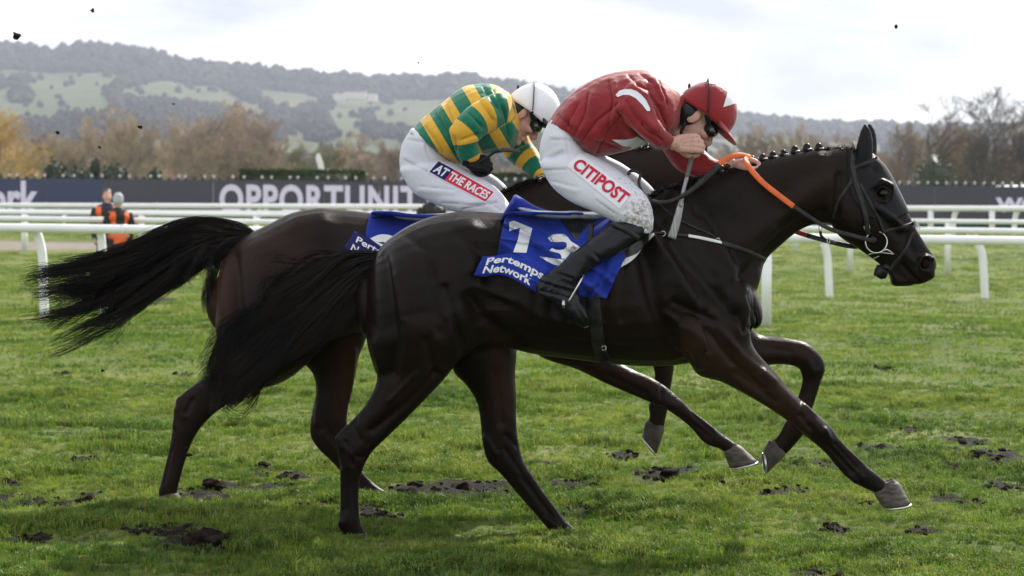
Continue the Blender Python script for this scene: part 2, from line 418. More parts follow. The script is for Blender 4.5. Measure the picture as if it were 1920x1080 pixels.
def scatter(name, pts, kinds, scl, srcs, m0, tilt=.15):
    """one object that instances the source meshes on its own points"""
    me = bpy.data.meshes.new(name); me.vertices.add(len(pts)); me.vertices.foreach_set('co', np.asarray(pts, np.float32).ravel())
    a = me.attributes.new('kindno', 'INT', 'POINT'); a.data.foreach_set('value', np.asarray(kinds, np.int32))
    set_attr(me, 'scl', scl)
    o = bpy.data.objects.new(name, me); COL.objects.link(o); me.materials.append(m0)
    ng = bpy.data.node_groups.new(name, 'GeometryNodeTree')
    ng.interface.new_socket('Geometry', in_out='INPUT', socket_type='NodeSocketGeometry'); ng.interface.new_socket('Geometry', in_out='OUTPUT', socket_type='NodeSocketGeometry')
    N = ng.nodes.new; l = ng.links.new; gi = N('NodeGroupInput'); go = N('NodeGroupOutput'); j = N('GeometryNodeJoinGeometry')
    ka = N('GeometryNodeInputNamedAttribute'); ka.data_type = 'INT'; ka.inputs['Name'].default_value = 'kindno'
    sa = N('GeometryNodeInputNamedAttribute'); sa.data_type = 'FLOAT'; sa.inputs['Name'].default_value = 'scl'
    rv = N('FunctionNodeRandomValue'); rv.data_type = 'FLOAT_VECTOR'; rv.inputs[0].default_value = (-tilt, -tilt, 0); rv.inputs[1].default_value = (tilt, tilt, 6.283)
    for i, s in enumerate(srcs):
        oi = N('GeometryNodeObjectInfo'); oi.inputs['Object'].default_value = s; oi.inputs['As Instance'].default_value = True
        cp = N('FunctionNodeCompare'); cp.data_type = 'INT'; cp.operation = 'EQUAL'
        l(ka.outputs['Attribute'], cp.inputs[2]); cp.inputs[3].default_value = i
        ip = N('GeometryNodeInstanceOnPoints'); l(gi.outputs[0], ip.inputs['Points']); l(cp.outputs[0], ip.inputs['Selection']); l(oi.outputs['Geometry'], ip.inputs['Instance'])
        l(rv.outputs[0], ip.inputs['Rotation']); l(sa.outputs['Attribute'], ip.inputs['Scale']); l(ip.outputs[0], j.inputs[0])
    l(j.outputs[0], go.inputs[0])
    mo = o.modifiers.new('scatter', 'NODES'); mo.node_group = ng; o['kind'] = 'stuff'; return o
srcs = [clump('grass_tuft', 16, .050, .035, .0022, 1, [gr_m, gs_m]), clump('grass_tuft', 16, .040, .045, .0024, 2, [gr_m, gs_m]), clump('grass_tuft', 22, .066, .030, .0022, 3, [gr_m, gs_m]),
        clump('grass_tuft', 24, .05, .16, .0045, 4, [gr_m, gs_m]), clump('grass_tuft', 24, .055, .28, .008, 5, [gr_m, gs_m])]
pts = []; kd = []; sc_ = []
def zone(y0, y1, dens, kinds, s):
    wmax = .285 * y1 + 3.2; n = int(dens * (y1 - y0) * wmax * 2)
    y = y0 + (y1 - y0) * rng.random(n); x = (rng.random(n) * 2 - 1) * wmax
    k = np.abs(x) < .275 * y + 3.0; x = x[k]; y = y[k]
    d = dirt(x, y); tuft = fbm(x, y, 2.3, 21, 3)
    keep = ((d + rng.random(len(x)) * .3 < .5) | (rng.random(len(x)) < .34)) & (rng.random(len(x)) < .45 + tuft * .9); x = x[keep]; y = y[keep]; tuft = tuft[keep]; d = d[keep]
    z = gh(x, y)
    pts.append(np.stack([x, y, z], 1)); kk = rng.choice(kinds, len(x)); kk = np.where((tuft > .62) & (kinds[0] == 0), 2, kk); kd.append(kk)
    sc_.append(s * .66 * (.30 + 1.45 * np.clip(tuft, .2, .9)) * (.75 + .5 * rng.random(len(x))) * (1 - .4 * d))
zone(6.3, 10.5, 1350, [0, 1], 1.0); zone(10.5, 16, 560, [0, 1], 1.0); zone(16, 28, 60, [3], 1.0); zone(28, 70, 14, [4], 1.0)
gp = np.concatenate(pts); kdv = np.concatenate(kd); scv = np.concatenate(sc_)
pm = (gp[:, 1] > 54.8) & (gp[:, 1] < 60) & (gp[:, 0] < 1)
gp = gp[~pm]; kdv = kdv[~pm]; scv = scv[~pm]
grass = scatter('grass', gp, kdv, scv, srcs, gr_m)

# ------------------------------------------------------------------ clods of soil
soil_m = mat('dark_soil', (.008, .0055, .004), rough=.95, spec=.08, col2=(.030, .021, .016), nscale=30, bump=1, bscale=70, bdist=.008)
def lump(c, r, seed, sq=(1, 1, .6), rough=.45, ic=2):
    bm = bmesh.new(); bmesh.ops.create_icosphere(bm, subdivisions=ic, radius=1)
    v = []
    for p in bm.verts:
        k = 1 + rough * mnoise.noise(p.co * 1.7 + Vector((seed * 3.7, 0, 0))) * 1.6 + rough * .6 * mnoise.noise(p.co * 4.5 + Vector((0, seed, 0)))
        v.append((c[0] + p.co.x * k * r * sq[0], c[1] + p.co.y * k * r * sq[1], c[2] + p.co.z * k * r * sq[2]))
    f = [tuple(q.index for q in fc.verts) for fc in bm.faces]; bm.free(); return v, f
mb = MB(); rs = random.Random(5)
for i, (cx, cy, rx, ry) in enumerate(DP):
    for k in range(int(16 + rx * 110)):
        a = rs.random() * 6.28; q = math.sqrt(rs.random()) * 1.15
        x, y = cx + math.cos(a) * rx * q, cy + math.sin(a) * ry * q; r = rs.choice([.004, .006, .009, .013, .018]) * rs.uniform(.7, 1.2)
        mb.add(*lump((x, y, float(gh(x, y)) + r * .35 + .004), r, i * 50 + k, ic=1 if r < .018 else 2))
so = mb.ob('loose_soil', soil_m); tag(so, 'dark crumbled soil kicked up in patches over the turf', 'soil', kind='stuff')
CL = [(388, 1030, .075, 'big rounded brown clod lying on the shaded turf at lower left'), (168, 945, .05, 'torn ridge of dark soil at the far lower left'), (405, 915, .055, 'upturned clod behind the far horse\'s planted hind hoof'),
      (765, 925, .045, 'dark clod just beyond the far horse\'s white tipped hind hoof'), (868, 912, .04, 'low dark clod right of the hind cannon of the leading horse'), (1255, 892, .045, 'greyish torn turf clod between the two sets of forelegs'),
      (1832, 866, .05, 'largest clod at the right edge of the turf'), (1440, 872, .035, 'clod under the folded foreleg of the leading horse'), (558, 955, .035, 'small clod between the hind legs of the two horses'), (495, 875, .03, 'upright crumb of turf between the far horse\'s hind legs'),
      (1652, 846, .03, 'flat clod beyond the outstretched front hoof'), (1790, 880, .03, 'small clod left of the largest one at the right edge')]
for i, (x, y, r, lb) in enumerate(CL):
    g0 = gz0(x, y); v, f = lump((0, 0, 0), r * .8, 300 + i, sq=(1.25, 1, .8), rough=.5, ic=3)
    o = mesh_ob('turf_clod', v, f, soil_m); o.location = (g0.x, g0.y, float(gh(g0.x, g0.y)) + r * .3); tag(o, lb, 'clod', 'clods of turf on the ground')
FL = [(30, 68, .014, 9.2, 'stringy clod in the air above the wooded hill at far left'), (173, 20, .008, 9, 'wispy root fragment in the sky at top left'), (108, 248, .008, 9, 'flat dark fragment in front of the golden willow'), (262, 238, .009, 9, 'small heart shaped crumb flying before the hillside'),
      (187, 276, .006, 9.5, 'thin sliver flying over the bare trees at left'), (325, 195, .005, 9.5, 'curved root flying over the pale hillside field'), (355, 853, .010, 8.6, 'clod flying low left of the far horse\'s hind leg'), (350, 840, .007, 8.6, 'tiny clod just above the low flying one'), (192, 695, .006, 9, 'crumb flying below the long streaming tail'), (1680, 50, .008, 10, 'pale fragment alone high in the sky at right'), (785, 118, .004, 9, 'speck in the sky above the hooped jockey')]
for i, (x, y, r, d, lb) in enumerate(FL):
    c = P(x, y, d); mb = MB(); mb.add(*lump((0, 0, 0), r, 700 + i, sq=(1.1, .8, .9), rough=.8))
    for k in range(3 if i in (0, 1, 5, 6) else 1):
        a = Vector((rs.uniform(-1, 1), rs.uniform(-1, 1), rs.uniform(-1, .2))) * r * 1.6
        mb.tube([Vector((0, 0, 0)), a * .6 + Vector((r * .3, 0, 0)), a * 1.1], [r * .22, r * .14, r * .06], n=5, sub=2)
    o = mb.ob('flying_clod', soil_m); o.location = c; tag(o, lb, 'clod', 'clods thrown into the air')

# ================================================================== HILLS
RX = [-900, -300, 0, 30, 60, 100, 130, 170, 215, 250, 300, 330, 350, 400, 450, 520, 600, 680, 750, 820, 870, 900, 960, 1060, 1200, 1390, 1450, 1500, 1560, 1660, 1750, 1850, 1920, 2300, 2900]
RY = [150, 118, 98, 102, 104, 107, 103, 99, 104, 111, 119, 127, 133, 134, 140, 146, 154, 162, 164, 159, 159, 162, 172, 190, 215, 236, 241, 246, 251, 251, 256, 256, 256, 262, 275]
NXH, NYH = 420, 90
pxs = np.linspace(-900, 2900, NXH); tt = np.linspace(0, 1.25, NYH)
ridge = np.interp(pxs, RX, RY) + 4
HV = np.empty((NYH, NXH, 3)); HP = np.empty((NYH, NXH, 2))
for j, t_ in enumerate(tt):
    d = 650 + 1900 * t_
    k = min(t_, 1.0); base = 343 + (pxs - 960) * .004
    py = base + (ridge - base) * (k ** .92)
    py = py - 5 * (fbm(pxs * .01, np.full_like(pxs, t_ * 4), 1.1, 31) - .5) * math.sin(math.pi * k) * 3
    if t_ > 1: py = ridge + (t_ - 1) * 260
    for i, (a, b_) in enumerate(zip(pxs, py)): HV[j, i] = P(a, b_, d)
    HP[j, :, 0] = pxs; HP[j, :, 1] = py
def inpoly(p, poly):
    x, y = p[:, 0], p[:, 1]; c = np.zeros(len(p), bool); n = len(poly)
    for i in range(n):
        x1, y1 = poly[i]; x2, y2 = poly[(i + 1) % n]
        k = ((y1 > y) != (y2 > y)) & (x < (x2 - x1) * (y - y1) / (y2 - y1 + 1e-9) + x1); c ^= k
    return c
FIELDS = [[(-300, 138), (60, 137), (130, 139), (215, 148), (185, 172), (210, 200), (165, 203), (100, 186), (62, 190), (55, 152), (-20, 150)], [(305, 155), (360, 150), (410, 165), (470, 190), (490, 206), (400, 196), (330, 190), (228, 184), (240, 168)],
          [(-300, 205), (75, 206), (70, 228), (-300, 230)], [(95, 190), (172, 182), (152, 206), (96, 216)], [(488, 165), (560, 168), (600, 190), (545, 205), (498, 190)], [(-300, 168), (8, 168), (10, 200), (-300, 200)],
          [(620, 170), (690, 166), (720, 192), (690, 200), (640, 205)], [(740, 190), (960, 195), (960, 232), (800, 240), (700, 232)], [(515, 268), (800, 262), (800, 300), (515, 300)], [(610, 215), (680, 222), (690, 255), (650, 262)], [(225, 200), (260, 205), (250, 215), (225, 212)],
          [(255, 262), (330, 262), (330, 300), (240, 290)], [(1300, 262), (1640, 268), (1640, 300), (1300, 296)], [(1380, 250), (1500, 258), (1600, 268), (1380, 262)], [(1960, 280), (2600, 280), (2600, 310), (1960, 310)], [(1000, 215), (1250, 240), (1250, 262), (1000, 250)]]
hp = HP.reshape(-1, 2)
jit_ = np.stack([(fbm(hp[:, 0] * .04, hp[:, 1] * .08, 1, 41) - .5) * 26, (fbm(hp[:, 0] * .04, hp[:, 1] * .08, 1, 43) - .5) * 12], 1)
def isfield(p):
    j = np.stack([(fbm(p[:, 0] * .04, p[:, 1] * .08, 1, 41) - .5) * 16, (fbm(p[:, 0] * .04, p[:, 1] * .08, 1, 43) - .5) * 8 - 3], 1)
    m = np.zeros(len(p), bool)
    for q in FIELDS:
        q = np.array(q, float); c0 = q.mean(0); m |= inpoly(p + j, [tuple(a) for a in (q - c0) * [1.12, 1.4] + c0 + [0, 3]])
    return m
fld = isfield(hp) | ((fbm(hp[:, 0] * .016, hp[:, 1] * .06, 1, 51) < .455) & (hp[:, 1] > np.interp(hp[:, 0], RX, RY) + 30))
I = np.arange(NYH * NXH).reshape(NYH, NXH)
Fc = np.stack([I[:-1, :-1], I[:-1, 1:], I[1:, 1:], I[1:, :-1]], -1).reshape(-1, 4)
hme = fast_mesh('hill', HV.reshape(-1, 3), Fc); set_attr(hme, 'field', fld.astype(float))
hm = mat('hillside', (.1, .1, .1), rough=.95, spec=.1); t, b = nodes(hm); N = t.nodes.new; l = t.links.new
g = N('ShaderNodeTexCoord'); at = N('ShaderNodeAttribute'); at.attribute_name = 'field'
fc_ = ramp_node(N, l, noise_node(N, l, g.outputs['Object'], .006, 6, .6), [(.35, (.044, .064, .024)), (.5, (.070, .080, .034)), (.65, (.105, .094, .052))])
wc_ = ramp_node(N, l, noise_node(N, l, g.outputs['Object'], .03, 6, .7), [(.35, (.045, .042, .035)), (.65, (.10, .085, .065))])
l(mix_node(N, l, at.outputs['Fac'], wc_, fc_), b.inputs['Base Color'])
hill = link('hill', hme, hm); hill['kind'] = 'structure'
def blob_src(seed, m, sq):
    v, f = lump((0, 0, .7), 1, seed, sq=sq, rough=.6, ic=2); me = bpy.data.meshes.new('woodland_crown'); me.from_pydata(v, [], f); me.materials.append(m); return bpy.data.objects.new('woodland_crown', me)
def wood_mat(n, a, b2):
    m = mat(n, a, rough=.95, spec=.1); t, b = nodes(m); N = t.nodes.new; l = t.links.new
    oi = N('ShaderNodeObjectInfo'); ge = N('ShaderNodeNewGeometry')
    x = N('ShaderNodeMath'); x.operation = 'MULTIPLY_ADD'; l(oi.outputs['Random'], x.inputs[0]); x.inputs[1].default_value = .5; l(noise_node(N, l, ge.outputs['Position'], .012, 3), x.inputs[2])
    l(ramp_node(N, l, x.outputs[0], [(.45, a), (1.0, b2)]), b.inputs['Base Color'])
    bu = N('ShaderNodeBump'); bu.inputs['Distance'].default_value = 1.5; l(noise_node(N, l, ge.outputs['Position'], .5, 4, .7), bu.inputs['Height']); l(bu.outputs[0], b.inputs['Normal']); return m
wm1 = wood_mat('winter_woodland', (.022, .019, .020), (.078, .064, .050)); wm2 = wood_mat('evergreen_woodland', (.022, .03, .022), (.05, .058, .036))
ws = [blob_src(1, wm1, (.9, .9, 1.0)), blob_src(2, wm1, (.85, .8, 1.1)), blob_src(3, wm2, (.7, .7, 1.15)), blob_src(4, wm1, (1.1, 1.0, .8))]
n = 110000; hx = rng.random(n) * 2700 - 400; ht = rng.random(n) ** .85 * 1.02
fi = np.interp(hx, pxs, np.arange(NXH)); fj = np.clip(ht / 1.25 * (NYH - 1), 0, NYH - 2)
i0 = fi.astype(int).clip(0, NXH - 2); j0 = fj.astype(int); a_ = (fi - i0)[:, None]; b_ = (fj - j0)[:, None]
def bil(A): return (A[j0, i0] * (1 - a_) + A[j0, i0 + 1] * a_) * (1 - b_) + (A[j0 + 1, i0] * (1 - a_) + A[j0 + 1, i0 + 1] * a_) * b_
wp = bil(HV); wpx = bil(HP); keep = ~isfield(wpx)
lone = (rng.random(n) < .006) & ~keep
low = fbm(wpx[:, 0] * .016, wpx[:, 1] * .06, 1, 51) 
keep &= (low > .46) | (ht > .86) | (rng.random(n) < .05)
keep |= lone; keep |= (ht > .88)
wp = wp[keep]; ht = ht[keep]; m_ = len(wp)
k_ = rng.choice([0, 1, 2, 3], m_, p=[.38, .3, .14, .18]); rad = (2.8 + 2.6 * rng.random(m_)) * (.75 + .4 * ht) * np.where((ht > .9) & (rng.random(m_) < .25), 1.9, 1) * (1 - .25 * lone[keep])
wood = scatter('woodland', wp, k_, rad, ws, wm1, tilt=.1); wood['label'] = 'mass of bare and evergreen woodland covering the distant hill'; wood['category'] = 'woodland'

# ================================================================== TREES
def bare_tree(seed, h, spread=.8, twr=.022, lv=4, trunk=.22, up=.35, nb=(7, 5, 5, 4), fork=.25):
    r = random.Random(seed); big = MB(); tw = MB()
    def seg(mb, p0, p1, r0, r1, n=3):
        t = (p1 - p0).normalized(); a = t.orthogonal().normalized(); b = t.cross(a); v = []
        for p, q in ((p0, r0), (p1, r1)):
            for k in range(n): g = 6.283 * k / n; v.append(p + (a * math.cos(g) + b * math.sin(g)) * q)
        mb.add(v, [(k, (k + 1) % n, n + (k + 1) % n, n + k) for k in range(n)])
    def br(p, d, ln, rad, lev):
        pts = [p]; q = d.copy()
        ns = 3 if lev < 2 else 2
        for k in range(ns):
            q = (q + Vector((r.gauss(0, .16), r.gauss(0, .16), r.gauss(0, .1) + .06 * up * 2))).normalized()
            pts.append(pts[-1] + q * ln / ns)
        for k in range(ns):
            ra = rad * (1 - .75 * k / ns); rb = rad * (1 - .75 * (k + 1) / ns)
            seg(big if lev < 2 else tw, pts[k], pts[k + 1], max(ra, twr * .55), max(rb, twr * .4), 5 if lev == 0 else 3)
        if lev >= lv: return
        for k in range(nb[lev]):
            f = fork + (1 - fork) * (k + r.random()) / nb[lev] if lev == 0 else .25 + .75 * (k + r.random()) / nb[lev]
            i = min(int(f * ns), ns - 1); pp = pts[i].lerp(pts[i + 1], f * ns - i)
            dd = (pts[i + 1] - pts[i]).normalized(); a = dd.orthogonal().normalized(); a.rotate(Matrix.Rotation(r.random() * 6.283, 3, dd))
            s = spread * r.uniform(.6, 1.2)
            nd = (dd * math.cos(s) + a * math.sin(s) + Vector((0, 0, up * .5))).normalized()
            br(pp, nd, ln * r.uniform(.42, .68) * (1.05 - .35 * f), rad * (1 - .7 * f) * .6, lev + 1)
    br(Vector((0, 0, -.3)), Vector((0, 0, 1)), h * .72, h * trunk * .1, 0)
    return big, tw
TC = {'golden': (.62, .44, .19), 'tan': (.47, .37, .26), 'brown': (.34, .265, .195), 'dark': (.13, .105, .09), 'olive': (.26, .23, .10), 'pink': (.41, .31, .25)}
bark = mat('bark', (.10, .08, .065), rough=.9, col2=(.18, .15, .12), nscale=2)
protos = {}
def tree_proto(key, seed, h, col, **kw):
    big, tw = bare_tree(seed, h, **kw); m = mat('twigs_' + col, TC[col], rough=.85, spec=.2, col2=tuple(q * .62 for q in TC[col]), nscale=.35)
    a = bpy.data.meshes.new('trunk'); a.from_pydata(big.v, [], big.f); a.materials.append(bark)
    c = bpy.data.meshes.new('crown'); c.from_pydata(tw.v, [], tw.f); c.materials.append(m)
    protos[key] = (a, c, h, m)
for i, c in enumerate(['golden', 'tan', 'brown', 'dark', 'olive', 'pink']):
    tree_proto((c, 0), 10 + i, 12, c, spread=.66 if c != 'golden' else .8, nb=(16, 8, 6, 5), twr=.040 if c != 'dark' else .022, fork=.10, lv=4 if c == 'dark' else 4)
    tree_proto((c, 1), 30 + i, 12, c, spread=.52, up=.6, nb=(17, 8, 6, 5), twr=.038 if c != 'dark' else .022, fork=.08)
tree_proto(('dark', 2), 77, 14, 'dark', spread=.72, nb=(8, 6, 6, 4), twr=.02, fork=.3)
TL = [ # px, top py, distance, colour, variant, width, label
 (20, 216, 190, 'golden', 0, 1.5, 'golden willow at the far left edge, brightest of the bare trees'), (62, 262, 230, 'pink', 0, 1.2, 'reddish bare tree just right of the golden willow'), (-30, 235, 215, 'golden', 1, 1.2, 'golden tree cut off by the left edge behind the willow'),
 (92, 268, 200, 'tan', 1, 1.1, 'pale upright tree left of the round evergreen bush'), (120, 252, 240, 'brown', 0, 1.2, 'brown bare tree above the round evergreen bush'), (152, 238, 245, 'tan', 0, 1.2, 'tan tree left of the tallest rounded crown at left'),
 (188, 220, 235, 'tan', 0, 1.3, 'tan rounded crown standing highest at left before the hill'), (222, 240, 225, 'tan', 1, 1.2, 'straw coloured tree right of the highest rounded crown'), (252, 262, 210, 'brown', 1, 1.1, 'low brown tree over the dark bushes'), (285, 282, 190, 'tan', 0, 1.1, 'low pale tree before the green hillside field'),
 (318, 236, 250, 'tan', 0, 1.2, 'tan tree at the left of the wide pale crown row'), (350, 228, 255, 'brown', 1, 1.1, 'brownish tree in the middle of the wide crown row'), (378, 240, 240, 'tan', 1, 1.2, 'pale tree above the orange roofs'), (410, 222, 250, 'tan', 0, 1.4, 'broad tan tree left of the highest wide crown'),
 (448, 214, 255, 'tan', 0, 1.5, 'broadest tan crown, left of the gap showing the fields'), (485, 232, 245, 'pink', 0, 1.2, 'pinkish tree at the right end of the wide crown row'), (512, 262, 230, 'brown', 0, 1.1, 'small brown tree where the crown row steps down'),
 (345, 290, 150, 'brown', 0, .9, 'low thorny tree above the hedge start'), (430, 295, 160, 'brown', 1, 1.0, 'low tree over the first letter of the board'), (560, 282, 210, 'olive', 0, 1.2, 'olive tree left of the white flag'), (590, 276, 220, 'olive', 1, 1.2, 'darker olive tree behind the white flag'),
 (628, 288, 220, 'tan', 0, 1.1, 'small pale tree right of the white flag'), (700, 266, 240, 'tan', 0, 1.5, 'wide low pale tree left of the hooped jockey'), (735, 272, 235, 'pink', 1, 1.2, 'low pinkish tree beside the hooped jockey\'s breeches'), (665, 292, 230, 'brown', 0, 1.1, 'low brown tree over the house gable'),
 (1000, 262, 230, 'tan', 0, 1.3, 'pale tree seen between the two jockeys'), (940, 285, 220, 'brown', 0, 1.2, 'brown scrubby tree under the hooped jockey\'s arm'), (1340, 292, 250, 'tan', 0, 1.3, 'low pale tree behind the red jockey\'s whip hand'), (1400, 282, 250, 'pink', 1, 1.3, 'pinkish low tree above the orange rein'),
 (1440, 252, 240, 'tan', 0, 1.2, 'tan tree above the plaited mane, left one'), (1480, 246, 240, 'brown', 0, 1.2, 'brown tree above the middle of the plaited mane'), (1525, 256, 235, 'tan', 1, 1.2, 'tan upright tree left of the hooded ears'), (1570, 262, 230, 'pink', 0, 1.2, 'pinkish tree just left of the hooded ears'),
 (1650, 262, 225, 'tan', 0, 1.2, 'tan tree right of the hooded ears'), (1690, 236, 220, 'brown', 1, 1.3, 'hazy brown tree between the ears and the tall dark tree'), (1722, 262, 215, 'brown', 0, 1.2, 'lower brown tree left of the tall dark tree'), (1750, 190, 190, 'dark', 2, 1.3, 'tall dark bare tree, leftmost of the tall ones at right'),
 (1775, 252, 205, 'tan', 1, 1.2, 'tan thicket tree between the tall dark trees'), (1800, 235, 205, 'brown', 0, 1.2, 'brown tree behind the tall dark trees'), (1822, 188, 185, 'dark', 0, 1.3, 'tall dark bare tree with forked crown against the sky at right'), (1858, 200, 190, 'dark', 2, 1.2, 'tall dark bare tree second from the right edge'),
 (1850, 262, 190, 'olive', 1, 1.0, 'yellow green ivy clad tree at the foot of the tall ones'), (1880, 250, 200, 'tan', 0, 1.2, 'tan thicket tree near the right edge'), (1905, 195, 185, 'dark', 0, 1.3, 'tall dark bare tree nearest the right edge'), (1945, 215, 190, 'dark', 2, 1.2, 'tall dark bare tree cut off by the right edge'), (1925, 268, 185, 'pink', 0, 1.1, 'reddish low tree at the right edge'),
 (1610, 285, 240, 'brown', 0, 1.2, 'low brown tree hidden behind the hooded horse head'), (-75, 250, 240, 'tan', 0, 1.3, 'tan tree outside the left edge'), (2010, 240, 210, 'brown', 0, 1.3, 'brown tree outside the right edge')]
for i, (px, py, d, c, vr, wd, lb) in enumerate(TL):
    a, cc, h, m = protos[(c, vr)] if (c, vr) in protos else protos[(c, 0)]
    top = P(px, py, d); z0 = float(gh(top.x, d)); s = (top.z - z0) / (h * .93)
    r_ = thing('bare_tree', lb, 'tree', (0, 0, 0), 'bare winter trees behind the course'); r_.location = (top.x, d, z0 - .2); r_.rotation_euler = (0, 0, i * 1.7); r_.scale = (s * wd, s * wd, s)
    for nm_, me_ in (('trunk', a), ('crown', cc)):
        o = bpy.data.objects.new(nm_, me_); COL.objects.link(o); o.parent = r_
# evergreen bushes and hedges
leaf_m = mat('evergreen_leaf', (.022, .034, .014), rough=.6, col2=(.055, .07, .03), nscale=1.4)
hedge_m = mat('hedge_leaf', (.035, .065, .012), rough=.6, col2=(.09, .12, .025), nscale=.8)
def leafy(name, c, r, n, m, lb, cat, box=False, leaf=.14, seed=1, group=None):
    q = np.random.default_rng(seed)
    root = thing(name, lb, cat, c, group); cr_ = MB()
    if box: cr_.box((c[0], c[1], c[2] + r[2]), (r[0] * .95, r[1] * .9, r[2] * .93))
    else: cr_.add(*lump((c[0], c[1], c[2] + r[2]), 1, seed, sq=(r[0] * .85, r[1] * .85, r[2] * .9), rough=.3))
    if not box: zz = float(gh(c[0], c[1])); cr_.tube([Vector((c[0], c[1], zz - .2)), Vector((c[0], c[1], c[2] + r[2]))], r[0] * .55, n=8, sub=1)
    cr_.ob('stems', leaf_m, root)
    v = []; f = []
    for i in range(n):
        p = q.normal(size=3); p /= np.linalg.norm(p)
        if box:
            p = q.random(3) * 2 - 1; k = q.choice([0, 1, 2, 2], 1)[0]; p[k] = math.copysign(1, p[k]) if k != 2 else 1
            if q.random() < .5: p[1] = -1
        else: p *= .8 + .32 * q.random() + .12 * math.sin(p[0] * 5 + p[2] * 7 + seed)
        p = np.array(c) + [p[0] * r[0], p[1] * r[1], (1 + p[2]) * r[2]] + q.normal(size=3) * leaf * .3
        a = q.normal(size=3); a /= np.linalg.norm(a); b2 = np.cross(a, q.normal(size=3)); b2 /= np.linalg.norm(b2); k = len(v); s = leaf * (.6 + .8 * q.random())
        v += [p + a * s, p + b2 * s * .5, p - a * s, p - b2 * s * .5]; f.append((k, k + 1, k + 2, k + 3))
    mesh_ob('foliage', v, f, m, root)
for i, (px, top, w, d, lb) in enumerate([(106, 302, 19, 120, 'round dark evergreen bush, left of the small group over the board'), (150, 316, 24, 122, 'low dark evergreen bush in the middle of the group'), (178, 300, 7, 125, 'narrow pointed evergreen above the low bushes'), (214, 311, 22, 124, 'wide dark evergreen bush right of the pointed one'),
    (290, 318, 10, 124, 'small dark bush left of the pale house'),
    (1752, 296, 30, 140, 'dark bramble thicket under the tall trees at right')]):
    p = P(px, top, d); z0 = float(gh(p.x, d)); rx = w * d / FP * 1.05; rz = min((p.z - z0) / 2, max(rx * 1.25, .9))
    leafy('evergreen_bush', (p.x, d, p.z - 2 * rz), (rx, rx, rz), 900, leaf_m, lb, 'bush', seed=i + 3, group='dark evergreens behind the board')
for (x0, x1, top, d, lb) in [(452, 682, 320, 92, 'long clipped green hedge above the board lettering'), (880, 1010, 327, 92, 'short clipped hedge seen between the two jockeys')]:
    a = P(x0, top, d); b_ = P(x1, top, d); z0 = float(gh(a.x, d))
    leafy('hedge', ((a.x + b_.x) / 2, d + .5, z0), ((b_.x - a.x) / 2, .6, (a.z - z0) / 2), 6000, hedge_m, lb, 'hedge', box=True, leaf=.10, seed=8)
# houses
brick_m = mat('house_brick', (.46, .28, .21), rough=.9, col2=(.5, .33, .25), nscale=4); roof_m = mat('roof_tile', (.33, .20, .15), rough=.9, col2=(.42, .28, .21), nscale=6, bump=.6, bscale=8, bdist=.05)
slate_m = mat('roof_slate', (.10, .095, .10), rough=.8, col2=(.16, .15, .15), nscale=5); glass_m = mat('window_glass', (.03, .04, .05), rough=.08); wf_m = mat('window_frame', (.7, .7, .68), rough=.6)
def house(px, top, w, d, rm, lb, gable=False):
    p = P(px, top, d); z0 = float(gh(p.x, d)); h = p.z - z0; root = thing('house', lb, 'house', (p.x, d, z0), 'houses behind the board'); hw = w * d / FP / 2
    e = h * .62; q = MB(); dp = hw * .8
    if gable: v = [(-hw, -dp, 0), (hw, -dp, 0), (hw, -dp, e), (0, -dp, h), (-hw, -dp, e), (-hw, dp, 0), (hw, dp, 0), (hw, dp, e), (0, dp, h), (-hw, dp, e)]
    else: v = [(-hw, -dp, 0), (-hw, dp, 0), (-hw, dp, e), (-hw, 0, h), (-hw, -dp, e), (hw, -dp, 0), (hw, dp, 0), (hw, dp, e), (hw, 0, h), (hw, -dp, e)]
    q.add([Vector(a) + Vector((p.x, d, z0)) for a in v], [(0, 1, 2, 3, 4), (5, 9, 8, 7, 6), (0, 5, 6, 1), (0, 4, 9, 5), (1, 6, 7, 2)] if not gable else [(0, 1, 2, 3, 4), (5, 9, 8, 7, 6), (0, 5, 6, 1), (0, 4, 9, 5), (1, 6, 7, 2)])
    q.ob('wall', brick_m, root, False)
    o_ = .25; R = MB()
    for s in (-1, 1):
        if gable: a = [(0, -dp - o_, h + .12), (0, dp + o_, h + .12), (s * (hw + o_), dp + o_, e - .15), (s * (hw + o_), -dp - o_, e - .15)]
        else: a = [(-hw - o_, 0, h + .12), (hw + o_, 0, h + .12), (hw + o_, s * (dp + o_), e - .15), (-hw - o_, s * (dp + o_), e - .15)]
        a = [Vector(k) + Vector((p.x, d, z0)) for k in a]; R.add(a + [k - Vector((0, 0, .14)) for k in a], [(0, 1, 2, 3), (7, 6, 5, 4), (0, 3, 7, 4), (1, 5, 6, 2), (2, 6, 7, 3)])
    ro = R.ob('roof', rm, root, False)
    C_ = MB(); C_.box((p.x + hw * .5, d, z0 + h), (.35, .35, .7)); C_.ob('chimney', brick_m, ro, False)
    for k in (-1, 1):
        w_ = MB(); w_.box((p.x + k * hw * .5, d - dp - .03, z0 + e * .62), (.5, .05, .55)); wo_ = w_.ob('window', wf_m, root, False)
        g_ = MB(); g_.box((p.x + k * hw * .5, d - dp - .09, z0 + e * .62), (.42, .02, .47)); g_.ob('pane', glass_m, wo_, False)
house(335, 317, 56, 250, roof_m, 'brick house with orange roof behind the bare trees at left'); house(505, 309, 44, 250, roof_m, 'orange roofed house showing over the hedge at its left end'); house(540, 313, 30, 255, roof_m, 'smaller orange roofed house next to it')
house(668, 302, 40, 230, slate_m, 'brick house with dark slate roof beyond the hedge\'s right end', True); house(1365, 318, 60, 260, roof_m, 'low brick house glimpsed above the orange rein')
